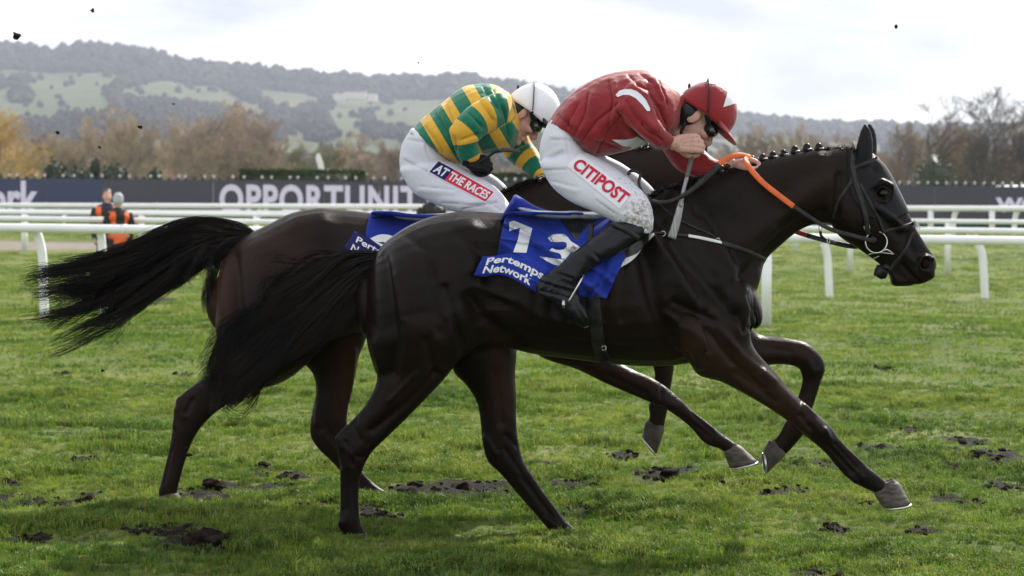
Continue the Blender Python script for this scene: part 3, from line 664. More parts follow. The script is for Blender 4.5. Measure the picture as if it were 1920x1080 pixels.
# the pale building on the hill
p = P(668, 186, 2150); ms_ = mat('pale_stone', (.62, .57, .50), rough=.9); root = thing('manor', 'long pale stone building high on the wooded hillside', 'building', p); q = MB(); q.box((p.x, p.y - 12, p.z + 3), (12, 6, 4)); q.box((p.x - 18, p.y - 12, p.z + 1), (6, 5, 4)); q.box((p.x + 19, p.y - 12, p.z + 1), (5, 5, 4)); q.ob('wall', ms_, root, False)
q = MB(); q.box((p.x, p.y - 12, p.z + 8), (12.5, 6.5, 1)); q.ob('roof', slate_m, root, False)
# white feather flag
fw = mat('flag_cloth', (.82, .82, .84), rough=.7); root = thing('feather_flag', 'white feather flag standing behind the hedge', 'flag', P(600, 340, 100))
q = MB(); q.tube([P(602, 345, 100), P(602, 320, 100), P(600, 300, 100), P(597, 288, 100)], [.04, .035, .03, .02], n=8); q.ob('pole', fw, root)
q = MB(); q.tube([P(603, 320, 100), P(600, 306, 100), P(597, 296, 100), P(597, 288, 100)], [1, 1.1, 1, .5], n=8, flat=(.14, .02), up=(0, 1, 0)); q.ob('banner', fw, root)
# white van roof behind the right end of the board
vw = mat('van_paint', (.8, .81, .82), rough=.3, coat=.5); p = P(1908, 347, 82); z0 = float(gh(p.x, 82)); root = thing('parked_van', 'white van whose roof shows over the board at the right edge', 'van', (p.x, 82, z0))
q = MB(); q.loft([(1872, 352, 1872, 420, 82, .8), (1874, 348, 1874, 424, 82, .95), (1900, 347, 1900, 424, 82, .95), (1940, 347, 1940, 424, 82, .95), (1952, 362, 1952, 424, 82, .9), (1975, 388, 1975, 424, 82, .85)], p=.35, n=32, cap=.05); q.ob('body', vw, root)
q = MB(); q.loft([(1944, 358, 1940, 380, 82, .86), (1960, 374, 1956, 384, 82, .82)], p=.5, sub=1); q.ob('windscreen', glass_m, root)
for x in (1885, 1955):
    for s in (-1, 1):
        c = P(x, 420, 82 + s * .85); w_ = MB(); w_.tube([c + Vector((0, -.1, 0)), c + Vector((0, .1, 0))], .34, n=20, sub=1); w_.ob('wheel', mat('tyre', (.02, .02, .02), rough=.8), root)

# ================================================================== ADVERTISING BOARD
BD = 72.0
scr1 = mat('screen_navy', (.012, .018, .045), rough=.35, emit=((.006, .009, .024), 1)); scr2 = mat('screen_grey', (.02, .02, .028), rough=.35, emit=((.012, .011, .017), 1))
led = mat('screen_lettering', (.05, .05, .06), rough=.4, emit=((.36, .345, .41), 1))
t, b = nodes(led); N = t.nodes.new; l = t.links.new; g = N('ShaderNodeNewGeometry'); sx = N('ShaderNodeSeparateXYZ'); l(g.outputs['Position'], sx.inputs[0])
mm = N('ShaderNodeMath'); mm.operation = 'MULTIPLY'; l(sx.outputs[2], mm.inputs[0]); mm.inputs[1].default_value = 2 * math.pi / .052
sn = N('ShaderNodeMath'); sn.operation = 'SINE'; l(mm.outputs[0], sn.inputs[0]); mr = N('ShaderNodeMapRange'); l(sn.outputs[0], mr.inputs[0]); mr.inputs[1].default_value = -1; mr.inputs[3].default_value = .62; mr.inputs[4].default_value = 1.15; l(mr.outputs[0], b.inputs['Emission Strength'])
blk = mat('black_plastic', (.015, .015, .017), rough=.5); capm = mat('pale_cap', (.55, .54, .56), rough=.5); tealm = mat('teal_skirt', (.02, .09, .085), rough=.7)
board = thing('led_board', 'long dark perimeter advertising screen showing white lettering behind the rails', 'advertising board', P(960, 412, BD))
xs_ = [-120 + 104 * k for k in range(22)]
for a, b_ in zip(xs_[:-1], xs_[1:]):
    mid = (a + b_) / 2; tp = 334 + (mid) * .0083; p0 = P(a, tp, BD); p1 = P(b_, tp, BD); zb = P(mid, 411 + (mid - 960) * .006, BD).z
    q = MB(); w = (p1.x - p0.x) / 2; q.box(((p0.x + p1.x) / 2, BD, (p0.z + zb) / 2), (w - .012, .06, (p0.z - zb) / 2)); q.ob('screen_panel', scr1 if mid < 190 else scr2, board, False)
q = MB(); p0 = P(-130, 350, BD); p1 = P(2080, 350, BD); zt = P(960, 411, BD).z; q.box(((p0.x + p1.x) / 2, BD + .25, zt - .12), ((p1.x - p0.x) / 2, .05, .14)); q.ob('teal_skirt', tealm, board, False)
q = MB()
for k in range(140):
    x = -110 + k * 15.8; p_ = P(x, 334 + x * .0083, BD); q.box((p_.x, BD + .08, p_.z + .03), (.05, .02, .05))
q.ob('top_clip_row', blk, board, False)['kind'] = 'stuff'
for k in range(112):
    x = -20 + k * 17.6 + (random.uniform(-3, 3) if k < 50 else 0)
    if k < 50 and k % 3 == 1: continue
    p_ = P(x, 330.5 + x * .0083, BD); q = MB(); q.ell((p_.x, BD + .05, p_.z + .045), (.052, .03, .06), nu=10, nv=6); q.ob('lamp_cap', capm, board)
# text helper
def text_mesh(s, bold=.0, spacing=1.0):
    c = bpy.data.curves.new('t', 'FONT'); c.body = s; c.size = 1; c.offset = bold; c.space_character = spacing; c.resolution_u = 4
    o = bpy.data.objects.new('t', c); COL.objects.link(o); dg = bpy.context.evaluated_depsgraph_get(); dg.update()
    me = bpy.data.meshes.new_from_object(o.evaluated_get(dg)); bpy.data.objects.remove(o)
    bm = bmesh.new(); bm.from_mesh(me); bmesh.ops.remove_doubles(bm, verts=bm.verts, dist=1e-5); bmesh.ops.triangulate(bm, faces=bm.faces)
    v = np.array([tuple(q.co)[:2] for q in bm.verts]); f = [tuple(q.index for q in fc.verts) for fc in bm.faces]; bm.free(); bpy.data.meshes.remove(me)
    lo_, hi_ = v.min(0), v.max(0); v = (v - lo_) / (hi_ - lo_); v[:, 1] = 1 - v[:, 1]; return v, f
def flat_text(s, x0, x1, y0, y1, d, m, parent, bold=.03, spacing=1.0, name='lettering', dy=-.075):
    v, f = text_mesh(s, bold, spacing)
    pv = [P(x0 + u * (x1 - x0), y0 + w * (y1 - y0) + u * (x1 - x0) * .0083, d) + Vector((0, dy, 0)) for u, w in v]
    return mesh_ob(name, pv, f, m, parent, False)
flat_text('OPPORTUNITY', 412, 826, 345, 402, BD, led, board, .032, 1.10)
flat_text('Network', -165, 74, 337, 402, BD, led, board, .03, 1.0)
flat_text('WORK', 1866, 2010, 370, 398, BD, led, board, .05)

# ================================================================== RUNNING RAILS
white_m = mat('white_rail_plastic', (.88, .89, .90), rough=.35, spec=.5, col2=(.82, .83, .84), nscale=3, coat=.2)
def rail(lb, x0, y0, x1, y1, d0, d1, rad, posts, joints=()):
    """centre line from pixel (x0,y0) at d0 to (x1,y1) at d1; posts: (x, foot pixel y, bend px, width)"""
    root = thing('running_rail', lb, 'rail', P((x0 + x1) / 2, (y0 + y1) / 2 + 60, (d0 + d1) / 2), 'white running rails of the course')
    at_ = lambda x: (y0 + (y1 - y0) * (x - x0) / (x1 - x0), 1 / (1 / d0 + (1 / d1 - 1 / d0) * (x - x0) / (x1 - x0)))
    xs = sorted(a[0] for a in posts); gap = 330; w0 = posts[0][3]
    dy = posts[0][1] - at_(posts[0][0])[0]; k_ = dy / (FP / at_(posts[0][0])[1])
    posts = list(posts)
    for x in [xs[0] - gap, xs[0] - 2 * gap, xs[-1] + gap, xs[-1] + 2 * gap]:
        if x < -30 or x > 1950: posts.append((x, at_(x)[0] + k_ * FP / at_(x)[1], posts[0][2], w0))
    q = MB(); q.tube([P(x, at_(x)[0], at_(x)[1]) for x in np.linspace(min(x0, xs[0] - 2.4 * gap), max(x1, xs[-1] + 2.4 * gap), 16)], rad, n=18, sub=1); q.ob('rail', white_m, root)
    for x in joints:
        y, d = at_(x); q = MB(); a = P(x - 5, at_(x - 5)[0], d); b_ = P(x + 5, at_(x + 5)[0], d); q.tube([a, b_], rad * 1.06, n=18, sub=1); q.ob('rail_joint', white_m, root)
    for x, foot, bend, w in posts:
        y, d = at_(x); top = P(x, y, d); f_ = P(x + bend * .2, foot, d)
        q = MB()
        if bend:
            b0 = P(x - bend, y + 4, d); pts_ = [b0 + Vector((0, .10, 0)), P(x - bend * .55, y + (foot - y) * .10, d) + Vector((0, .12, 0)), P(x - bend * .05, y + (foot - y) * .32, d) + Vector((0, .12, 0)), P(x + bend * .1, y + (foot - y) * .62, d) + Vector((0, .12, 0)), f_ + Vector((0, .12, 0))]
            q.tube(pts_, 1, n=12, sub=5, flat=(w * .5, w * .42), up=(0, 1, 0))
        else: q.tube([top + Vector((0, .0, -rad * .6)), f_], 1, n=12, sub=1, flat=(w * .5, w * .42), up=(0, 1, 0))
        q.ob('post', white_m, root)
R1 = rail('nearest and thickest white running rail passing behind both horses', -150, 425, 2080, 454, 24.4, 24.6, .058, [(76, 597, 15, .11), (188, 590, 3, .10), (519, 604, 9, .1), (963, 610, 9, .1), (1437, 620, 0, .13), (1990, 626, 9, .1)], joints=(232, 1150, 1700))
rail('second white rail with swept curved posts at right', -150, 408, 2080, 436, 36, 33.8, .055, [(240, 465, 0, .10), (700, 540, 8, .12), (1150, 560, 8, .12), (1553, 569, 24, .135), (1845, 564, 26, .135)], joints=(1080,))
rail('third white rail on straight posts behind the curved ones', -150, 397, 2080, 418, 56, 48, .060, [(46, 478, 0, .17), (265, 480, 0, .16), (480, 484, 0, .16), (1000, 500, 0, .15), (1300, 505, 0, .15), (1491, 470, 0, .15), (1594, 513, 0, .14), (1777, 513, 0, .14), (1960, 513, 0, .14)])
rail('farthest white rail just below the advertising screen', -150, 384.5, 2080, 392, 66, 56, .085, [(484, 420, -4, .13), (707, 422, -4, .13), (1745, 440, 0, .16), (1790, 442, -9, .15), (1860, 442, 0, .16), (1905, 442, -9, .15), (2000, 442, 0, .15)])
rail('low white hurdle rail between the third rail and the screen', -150, 394, 1500, 404, 61, 56, .05, [(120, 430, 0, .1), (600, 434, 0, .1)])

# ------------------------------------------------------------------ haze
hz = MB(); hz.box((0, 1480, 129), (2600, 1520, 131)); hzm = bpy.data.materials.new('haze'); hzm.use_nodes = True; t = hzm.node_tree; t.nodes.clear()
pv = t.nodes.new('ShaderNodeVolumePrincipled'); pv.inputs['Color'].default_value = (.76, .84, 1, 1); pv.inputs['Density'].default_value = .00016; pv.inputs['Anisotropy'].default_value = .2
oo = t.nodes.new('ShaderNodeOutputMaterial'); t.links.new(pv.outputs[0], oo.inputs['Volume']); hzo = hz.ob('haze', hzm, None, False); hzo['kind'] = 'stuff'; hzo['label'] = 'thin bluish air over the course and hill'; hzo['category'] = 'haze'
# ================================================================== HORSES
def coat_mat(name, base, brown, rough=.38, amt=.5):
    m = mat(name, base, rough=rough, spec=.105)
    t, b = nodes(m); N = t.nodes.new; l = t.links.new
    g = N('ShaderNodeTexCoord')
    n = N('ShaderNodeTexNoise'); n.inputs['Scale'].default_value = 3.2; n.inputs['Detail'].default_value = 5; l(g.outputs['Object'], n.inputs['Vector'])
    a = N('ShaderNodeAttribute'); a.attribute_name = 'brown'
    mm = N('ShaderNodeMath'); mm.operation = 'MULTIPLY_ADD'; l(n.outputs['Fac'], mm.inputs[0]); mm.inputs[1].default_value = amt
    l(a.outputs['Fac'], mm.inputs[2]); mm.use_clamp = True
    r = N('ShaderNodeMix'); r.data_type = 'RGBA'; l(mm.outputs[0], r.inputs[0])
    r.inputs[6].default_value = (*base, 1); r.inputs[7].default_value = (*brown, 1); 
    # wet legs / mud flecks
    v = N('ShaderNodeTexNoise'); v.inputs['Scale'].default_value = 46; v.inputs['Detail'].default_value = 2; l(g.outputs['Object'], v.inputs['Vector'])
    vr = N('ShaderNodeValToRGB'); vr.color_ramp.elements[0].position = .80; vr.color_ramp.elements[1].position = .86; l(v.outputs['Fac'], vr.inputs[0])
    md = N('ShaderNodeMix'); md.data_type = 'RGBA'; l(vr.outputs[0], md.inputs[0]); l(r.outputs[2], md.inputs[6]); md.inputs[7].default_value = (.028, .022, .018, 1)
    l(md.outputs[2], b.inputs['Base Color'])
    # hair direction grain and veins
    mp_ = N('ShaderNodeMapping'); mp_.inputs['Scale'].default_value = (40, 40, 260); mp_.inputs['Rotation'].default_value = (0, .5, 0); l(g.outputs['Object'], mp_.inputs[0])
    h = N('ShaderNodeTexNoise'); h.inputs['Scale'].default_value = 1; h.inputs['Detail'].default_value = 3; l(mp_.outputs[0], h.inputs['Vector'])
    w = N('ShaderNodeTexNoise'); w.inputs['Scale'].default_value = 9; w.inputs['Detail'].default_value = 3; w.inputs['Distortion'].default_value = 1.2; l(g.outputs['Object'], w.inputs['Vector'])
    rr = N('ShaderNodeMapRange'); l(w.outputs['Fac'], rr.inputs[0]); rr.inputs[1].default_value = .3; rr.inputs[2].default_value = .7
    rr.inputs[3].default_value = rough - .06; rr.inputs[4].default_value = rough + .12; l(rr.outputs[0], b.inputs['Roughness'])
    u = N('ShaderNodeBump'); u.inputs['Strength'].default_value = .6; u.inputs['Distance'].default_value = .002; l(h.outputs['Fac'], u.inputs['Height'])
    u2 = N('ShaderNodeBump'); u2.inputs['Strength'].default_value = .38; u2.inputs['Distance'].default_value = .012; l(w.outputs['Fac'], u2.inputs['Height'])
    vn = N('ShaderNodeTexNoise'); vn.inputs['Scale'].default_value = 5.5; vn.inputs['Detail'].default_value = 2; vn.inputs['Distortion'].default_value = 2.2; l(g.outputs['Object'], vn.inputs['Vector'])
    va = N('ShaderNodeMath'); va.operation = 'SUBTRACT'; l(vn.outputs['Fac'], va.inputs[0]); va.inputs[1].default_value = .5
    vb = N('ShaderNodeMath'); vb.operation = 'ABSOLUTE'; l(va.outputs[0], vb.inputs[0])
    vc = N('ShaderNodeMapRange'); vc.interpolation_type = 'SMOOTHSTEP'; l(vb.outputs[0], vc.inputs[0]); vc.inputs[1].default_value = 0; vc.inputs[2].default_value = .018; vc.inputs[3].default_value = 1; vc.inputs[4].default_value = 0
    u3 = N('ShaderNodeBump'); u3.inputs['Strength'].default_value = .10; u3.inputs['Distance'].default_value = .004; l(vc.outputs[0], u3.inputs['Height']); l(u2.outputs[0], u3.inputs['Normal'])
    l(u.outputs[0], u2.inputs['Normal']); l(u3.outputs[0], b.inputs['Normal'])
    b.inputs['Sheen Weight'].default_value = .0; b.inputs['Sheen Roughness'].default_value = .4; b.inputs['Sheen Tint'].default_value = (.6, .6, .75, 1)
    return m
coat1 = coat_mat('black_coat', (.0056, .0042, .0040), (.030, .016, .011), .34, .30)
coat2 = coat_mat('dark_bay_coat', (.0095, .0068, .0064), (.036, .016, .011), .38, .42)
hair_m = mat('tail_hair', (.0045, .004, .0045), rough=.36, spec=.2, col2=(.016, .011, .009), nscale=3)
fly_m = mat('wispy_hair', (.004, .0035, .004), rough=.7, spec=.03)
hoof_m = mat('hoof_horn', (.035, .028, .025), rough=.6, col2=(.12, .10, .09), nscale=22, bump=.6, bscale=40, bdist=.004, stretch=(1, 1, 4))
hoofd_m = mat('muddy_hoof', (.022, .018, .015), rough=.7, col2=(.09, .07, .055), nscale=18, bump=.6, bscale=50, bdist=.004)
shoe_m = mat('horseshoe_alloy', (.6, .6, .6), rough=.35, metal=1)
eye_m = mat('horse_eye', (.004, .003, .002), rough=.12, spec=.35)

def build_horse(name, label, group, lofts, strokes, d0, voxel, cm, brown_at, holes=()):
    mb = MB()
    for st in lofts:
        mb.loft(st, n=28, sub=5)
    me = remesh(mb, voxel, 4, .5)
    sculpt(me, [(a_, r_ * 1.0, k_ * 2.0) for a_, r_, k_ in strokes], d0)
    c = get_co(me); pp = proj(c)
    br = np.zeros(len(c))
    for poly, r, amt in brown_at:
        br += amt * np.exp(-(seg_dist(pp, poly) / r) ** 2)
    set_attr(me, 'brown', np.clip(br, 0, 1))
    root = thing(name, label, 'horse', (P(lofts[0][3][0], 700, d0).x, d0, 0), group)
    body = link('body', me, cm, root)
    return root, body

D1 = 8.15
dn, df = D1 - .13, D1 + .13
H1_trunk = [
 (692, 515, 692, 640, D1, .10), (706, 474, 702, 690, D1, .20), (738, 441, 720, 716, D1, .265), (790, 412, 760, 728, D1, .285),
 (848, 398, 812, 722, D1, .285), (902, 397, 866, 672, D1, .27, -.05), (955, 400, 930, 650, D1, .25, -.1), (1010, 402, 1000, 664, D1, .265, -.12),
 (1080, 402, 1080, 674, D1, .285, -.12), (1150, 392, 1150, 683, D1, .29, -.12), (1215, 372, 1215, 687, D1, .275, -.2), (1262, 352, 1275, 684, D1, .255, -.25),
 (1310, 380, 1332, 672, D1, .24, -.2), (1350, 430, 1375, 650, D1, .22, -.1), (1382, 490, 1396, 632, D1, .18), (1402, 530, 1406, 612, D1, .12)]
H1_neck = [
 (1200, 380, 1330, 640, D1, .16, -.3), (1250, 354, 1385, 600, D1, .15, -.3), (1300, 340, 1420, 540, D1, .135, -.3), (1352, 322, 1434, 492, D1, .115, -.25),
 (1408, 306, 1462, 462, D1, .098, -.2), (1466, 292, 1498, 433, D1, .088, -.12), (1522, 284, 1530, 420, D1, .084), (1570, 279, 1556, 420, D1, .082), (1600, 280, 1580, 428, D1, .078)]
H1_head = [
 (1596, 278, 1556, 400, D1, .070), (1622, 281, 1562, 426, D1, .082), (1648, 299, 1574, 443, D1, .094), (1668, 328, 1592, 456, D1, .100), (1684, 360, 1610, 467, D1, .093),
 (1699, 390, 1628, 480, D1, .075), (1713, 420, 1648, 495, D1, .060), (1727, 444, 1664, 511, D1, .052), (1741, 466, 1678, 528, D1, .052), (1753, 482, 1694, 533, D1, .055),
 (1756, 496, 1714, 532, D1, .050), (1751, 510, 1734, 526, D1, .035)]
H1_chin = [(1650, 488, 1640, 480, D1, .03), (1668, 512, 1664, 500, D1, .035), (1672, 534, 1682, 512, D1, .04), (1690, 537, 1696, 515, D1, .042), (1708, 536, 1708, 518, D1, .034)]
H1_lip = [(1722, 505, 1700, 520, D1, .045), (1732, 512, 1716, 533, D1, .045), (1742, 515, 1728, 532, D1, .035)]
nl = lambda x: x
H1 = [H1_trunk, H1_neck, H1_head, H1_chin, H1_lip,
 # near hind
 [(905, 520, 700, 560, dn + .02, .15), (886, 600, 687, 625, dn - .01, .155), (868, 655, 694, 668, dn - .01, .135), (842, 700, 707, 708, dn, .105), (802, 744, 690, 752, dn, .076), (762, 785, 660, 788, dn, .056),
  (724, 822, 635, 812, dn, .046), (696, 850, 633, 842, dn, .045), (679, 884, 637, 874, dn, .036), (673, 915, 638, 912, dn, .028), (673, 948, 638, 948, dn, .028), (675, 972, 635, 976, dn, .034), (681, 990, 643, 1000, dn, .030), (690, 1003, 650, 1014, dn, .028)],
 # far hind
 [(965, 600, 850, 620, df, .13), (969, 648, 848, 690, df, .12), (966, 702, 874, 722, df, .09), (968, 742, 893, 752, df, .07), (968, 784, 900, 784, df, .055), (971, 822, 904, 826, df, .048),
  (981, 862, 914, 864, df, .044), (1000, 893, 940, 890, df, .036), (1022, 925, 970, 926, df, .028), (1046, 956, 1000, 960, df, .027), (1066, 980, 1024, 988, df, .034), (1090, 998, 1042, 1006, df, .03), (1108, 1006, 1060, 1012, df, .026)],
 # near fore
 [(1405, 560, 1262, 610, dn - .02, .10), (1404, 612, 1285, 662, dn - .02, .105), (1414, 652, 1308, 702, dn - .01, .092), (1446, 690, 1352, 716, dn, .072), (1486, 735, 1402, 742, dn, .058), (1526, 771, 1452, 772, dn, .05),
  (1556, 798, 1485, 796, dn, .048), (1580, 830, 1508, 816, dn, .044), (1598, 848, 1544, 846, dn, .032), (1620, 868, 1566, 872, dn, .028), (1644, 888, 1586, 894, dn, .033), (1662, 903, 1610, 910, dn, .03), (1680, 913, 1636, 922, dn, .032)],
 # far fore, folded
 [(1385, 560, 1350, 650, df, .09), (1414, 621, 1398, 690, df, .08), (1472, 633, 1446, 684, df, .058), (1512, 643, 1476, 684, df, .048), (1540, 668, 1496, 690, df, .044), (1547, 692, 1502, 700, df, .042), (1539, 716, 1504, 716, df, .03), (1528, 752, 1494, 750, df, .027),
  (1518, 782, 1484, 776, df, .028), (1511, 808, 1472, 792, df, .034), (1494, 830, 1462, 812, df, .028), (1476, 850, 1448, 828, df, .03)],
 # near elbow / triceps, far point of shoulder
 [(1300, 560, 1250, 590, dn - .05, .07), (1318, 620, 1270, 650, dn - .06, .075), (1335, 672, 1300, 690, dn - .04, .06)],
 # breast
 [(1380, 560, 1340, 560, D1 - .09, .06), (1408, 580, 1350, 590, D1 - .09, .07), (1410, 610, 1360, 620, D1 - .09, .06)],
]
EAR = lambda d, x, y, s: [(x, y, x + 3 * s, y, d, .006), (x - 6 * s, y + 12 * s, x + 10 * s, y + 12 * s, d, .016), (x - 12 * s, y + 34 * s, x + 14 * s, y + 34 * s, d, .024), (x - 16 * s, y + 60 * s, x + 13 * s, y + 62 * s, d, .024), (x - 14 * s, y + 80 * s, x + 10 * s, y + 84 * s, d, .018)]
H1 += [EAR(D1 - .055, 1621, 235, 1), EAR(D1 + .055, 1629, 234, .97)]
# nostril rim & eye socket
S1 = [([(1238, 420), (1270, 470), (1330, 540), (1372, 590)], 15, -.012), ([(1385, 560), (1400, 600)], 26, .016), ([(1290, 560), (1310, 640)], 40, .018),
 ([(1205, 470), (1225, 560), (1250, 630), (1288, 672)], 17, -.016), ([(1225, 440), (1262, 520), (1300, 570)], 18, .013), ([(930, 480), (925, 560)], 40, -.02), ([(882, 560), (905, 600), (965, 640)], 13, -.012),
 ([(880, 428)], 22, .010), ([(716, 480), (732, 560), (742, 640), (734, 700)], 13, -.013), ([(775, 500), (770, 600)], 30, .008), ([(845, 600), (852, 660)], 30, .012), ([(806, 500), (824, 620)], 12, -.006),
 ([(1372, 540), (1420, 490), (1470, 440), (1540, 398)], 11, -.010), ([(1330, 365), (1400, 335), (1530, 300)], 24, .010), ([(1290, 440), (1330, 470)], 26, -.012), ([(1310, 400), (1390, 420), (1470, 370)], 20, -.006), ([(1360, 470), (1460, 400), (1550, 340)], 22, .008),
 ([(1590, 395), (1600, 410)], 30, .012), ([(1572, 330), (1568, 400)], 8, -.010), ([(1642, 388), (1676, 412), (1694, 428)], 5, .007), ([(1650, 405), (1685, 440)], 8, -.006), ([(1636, 350), (1652, 342), (1668, 350)], 5, .008), ([(1642, 374), (1660, 378)], 5, .004), ([(1654, 362)], 9, -.008), ([(1640, 318)], 9, -.007),
 ([(1733, 494)], 7.5, -.022), ([(1722, 482), (1736, 480), (1748, 486)], 4, .005), ([(1724, 505), (1738, 508)], 4, .004), ([(1724, 530), (1706, 512), (1694, 496)], 3.2, -.010), ([(1700, 440), (1712, 470)], 7, -.005), ([(1690, 470), (1714, 492)], 7, .004),
 ([(820, 700), (760, 760), (700, 806)], 8, -.008), ([(640, 820), (660, 850)], 8, .006), ([(651, 882), (650, 956)], 3.2, -.005), ([(1430, 700), (1500, 770)], 10, .006), ([(1380, 700), (1450, 752)], 8, -.007), ([(1522, 790), (1542, 810)], 10, .007), ([(1552, 836), (1600, 884)], 4, -.005),
 ([(930, 700), (940, 800)], 8, -.006), ([(945, 850), (1000, 930), (1040, 985)], 4, -.004), ([(1440, 655), (1490, 662)], 7, -.004)]
S1 += [([(1566, 832), (1606, 878)], 3, -.004), ([(1576, 826), (1616, 870)], 3, .002), ([(1594, 892), (1606, 902)], 5, .006), ([(1030, 988), (1044, 1000)], 5, .005), ([(975, 905), (1036, 984)], 3, -.004), ([(1510, 760), (1526, 778)], 6, .004), ([(1500, 800), (1520, 812)], 5, .004),
 ([(1526, 680), (1536, 700)], 7, .006), ([(1498, 684), (1504, 700)], 4, -.004), ([(1505, 730), (1497, 780)], 3, -.003), ([(640, 978), (638, 992)], 5, .006), ([(648, 826), (662, 872)], 3, -.004), ([(676, 826), (664, 800), (668, 780)], 4, -.004), ([(636, 822), (640, 840)], 5, .006), ([(910, 830), (930, 862)], 5, .005), ([(950, 826), (972, 850)], 4, -.004),
 ([(1396, 552), (1404, 580), (1398, 612)], 5, -.010), ([(1378, 590), (1392, 622), (1408, 616)], 5, -.006), ([(1262, 566), (1306, 584), (1338, 602)], 6, -.006), ([(1250, 590), (1296, 622), (1328, 662)], 7, .007), ([(1326, 620), (1370, 676), (1432, 728)], 6, -.006), ([(1345, 612), (1392, 668), (1450, 716)], 7, .005),
 ([(1226, 452), (1262, 500), (1292, 558)], 9, .008), ([(1330, 440), (1372, 500), (1388, 548)], 9, .006), ([(1300, 470), (1340, 520)], 8, -.005), ([(1318, 408), (1332, 430)], 4, .003), ([(1332, 404), (1348, 428)], 4, -.003), ([(1420, 470), (1450, 430)], 6, .004), ([(760, 440), (800, 470), (812, 520)], 8, -.005), ([(740, 520), (756, 600)], 7, .006),
 ([(800, 640), (815, 700)], 8, -.006), ([(835, 540), (850, 600), (862, 640)], 7, -.007), ([(700, 640), (712, 690)], 6, .005), ([(780, 700), (730, 752)], 5, .004), ([(860, 440), (900, 470), (918, 520)], 9, -.006), ([(960, 560), (1010, 590), (1080, 610)], 10, .004), ([(980, 620), (1060, 640), (1180, 655)], 8, -.004), ([(905, 540), (960, 565)], 8, .006),
 ([(1500, 778), (1520, 800)], 4, -.004), ([(1546, 806), (1556, 822)], 4, .005), ([(1590, 868), (1618, 896)], 4, .004), ([(642, 880), (642, 950)], 3, .003), ([(668, 884), (668, 950)], 2.6, .002), ([(650, 830), (668, 856), (684, 858)], 4, -.004)]
for k in range(6): S1.append(([(1010 + k * 32, 470), (1000 + k * 33, 600)], 7, -.0035))
for k in range(5): S1.append(([(1026 + k * 32, 470), (1016 + k * 33, 600)], 7, .0025))
horse1, body1 = build_horse('galloping_horse', 'near black racehorse with plaited mane and dark face hood, leading by a neck', 'racehorses at full gallop', H1, S1, D1, .0068, coat1,
 [([(1300, 650), (1420, 720), (1480, 770)], 40, .8), ([(940, 660), (950, 760)], 28, .9), ([(760, 740), (820, 700)], 30, .3), ([(1440, 650), (1500, 660)], 22, .6), ([(1450, 360), (1540, 340)], 40, .35)])

D2 = 9.30
gn, gf = D2 - .12, D2 + .12
H2_trunk = [
 (410, 520, 410, 620, D2, .10), (424, 478, 420, 670, D2, .20), (458, 444, 446, 715, D2, .26), (504, 420, 492, 728, D2, .28), (548, 399, 550, 705, D2, .28), (600, 390, 610, 650, D2, .27, -.05), (652, 394, 665, 625, D2, .25, -.1),
 (706, 400, 720, 625, D2, .25, -.1), (775, 408, 780, 635, D2, .275, -.1), (850, 404, 860, 648, D2, .28, -.12), (915, 385, 930, 656, D2, .27, -.2), (965, 358, 990, 655, D2, .25, -.25), (1020, 370, 1050, 640, D2, .23, -.2), (1075, 420, 1095, 620, D2, .2), (1115, 480, 1120, 580, D2, .13)]
H2_neck = [(930, 372, 1080, 600, D2, .16, -.3), (975, 351, 1120, 560, D2, .145, -.3), (1030, 332, 1150, 500, D2, .12, -.25), (1092, 307, 1180, 450, D2, .10, -.2), (1160, 285, 1225, 410, D2, .088), (1230, 275, 1270, 392, D2, .082), (1296, 270, 1300, 385, D2, .075)]
H2_head = [(1290, 268, 1290, 370, D2, .07), (1318, 277, 1298, 392, D2, .085), (1336, 298, 1312, 405, D2, .095), (1352, 325, 1330, 416, D2, .09), (1368, 355, 1348, 430, D2, .072), (1384, 385, 1365, 444, D2, .056), (1396, 410, 1376, 455, D2, .052), (1404, 430, 1390, 460, D2, .045)]
H2 = [H2_trunk, H2_neck, H2_head,
 [(600, 500, 415, 540, gn + .02, .15), (580, 600, 404, 610, gn, .155), (556, 650, 410, 668, gn, .125), (532, 684, 396, 698, gn, .095), (494, 714, 362, 722, gn, .07), (458, 740, 333, 748, gn, .054), (410, 770, 327, 782, gn, .046),
  (378, 800, 322, 812, gn, .042), (358, 834, 318, 838, gn, .032), (347, 866, 311, 866, gn, .028), (339, 894, 303, 900, gn, .031), (333, 918, 297, 920, gn, .03), (333, 932, 298, 934, gn, .028)],
 [(690, 560, 540, 600, gf, .13), (688, 628, 560, 668, gf, .115), (672, 672, 586, 700, gf, .085), (660, 730, 592, 734, gf, .062), (652, 772, 584, 778, gf, .05), (652, 806, 581, 812, gf, .045), (660, 842, 594, 838, gf, .04), (672, 872, 628, 872, gf, .03),
  (692, 897, 652, 900, gf, .028), (712, 914, 674, 922, gf, .033), (738, 929, 692, 940, gf, .029), (752, 935, 712, 944, gf, .026)],
 # fore, reaching forward
 [(1080, 590, 960, 620, gn, .10), (1130, 655, 1012, 668, gn, .09), (1182, 690, 1080, 692, gn, .068), (1218, 706, 1134, 718, gn, .055), (1250, 726, 1180, 738, gn, .048), (1278, 750, 1218, 754, gn, .045), (1296, 768, 1250, 768, gn, .034),
  (1330, 794, 1292, 799, gn, .028), (1352, 812, 1318, 828, gn, .032), (1372, 826, 1344, 839, gn, .029), (1390, 838, 1358, 848, gn, .03)],
 # fore, drawn up with its cannon hanging
 [(1140, 570, 1060, 620, gf, .09), (1190, 606, 1120, 650, gf, .075), (1240, 636, 1180, 668, gf, .052), (1262, 660, 1212, 676, gf, .044), (1264, 684, 1225, 690, gf, .036), (1260, 716, 1227, 716, gf, .029), (1254, 748, 1224, 746, gf, .029), (1252, 768, 1216, 762, gf, .034), (1248, 786, 1218, 778, gf, .029), (1246, 800, 1214, 790, gf, .03)]]
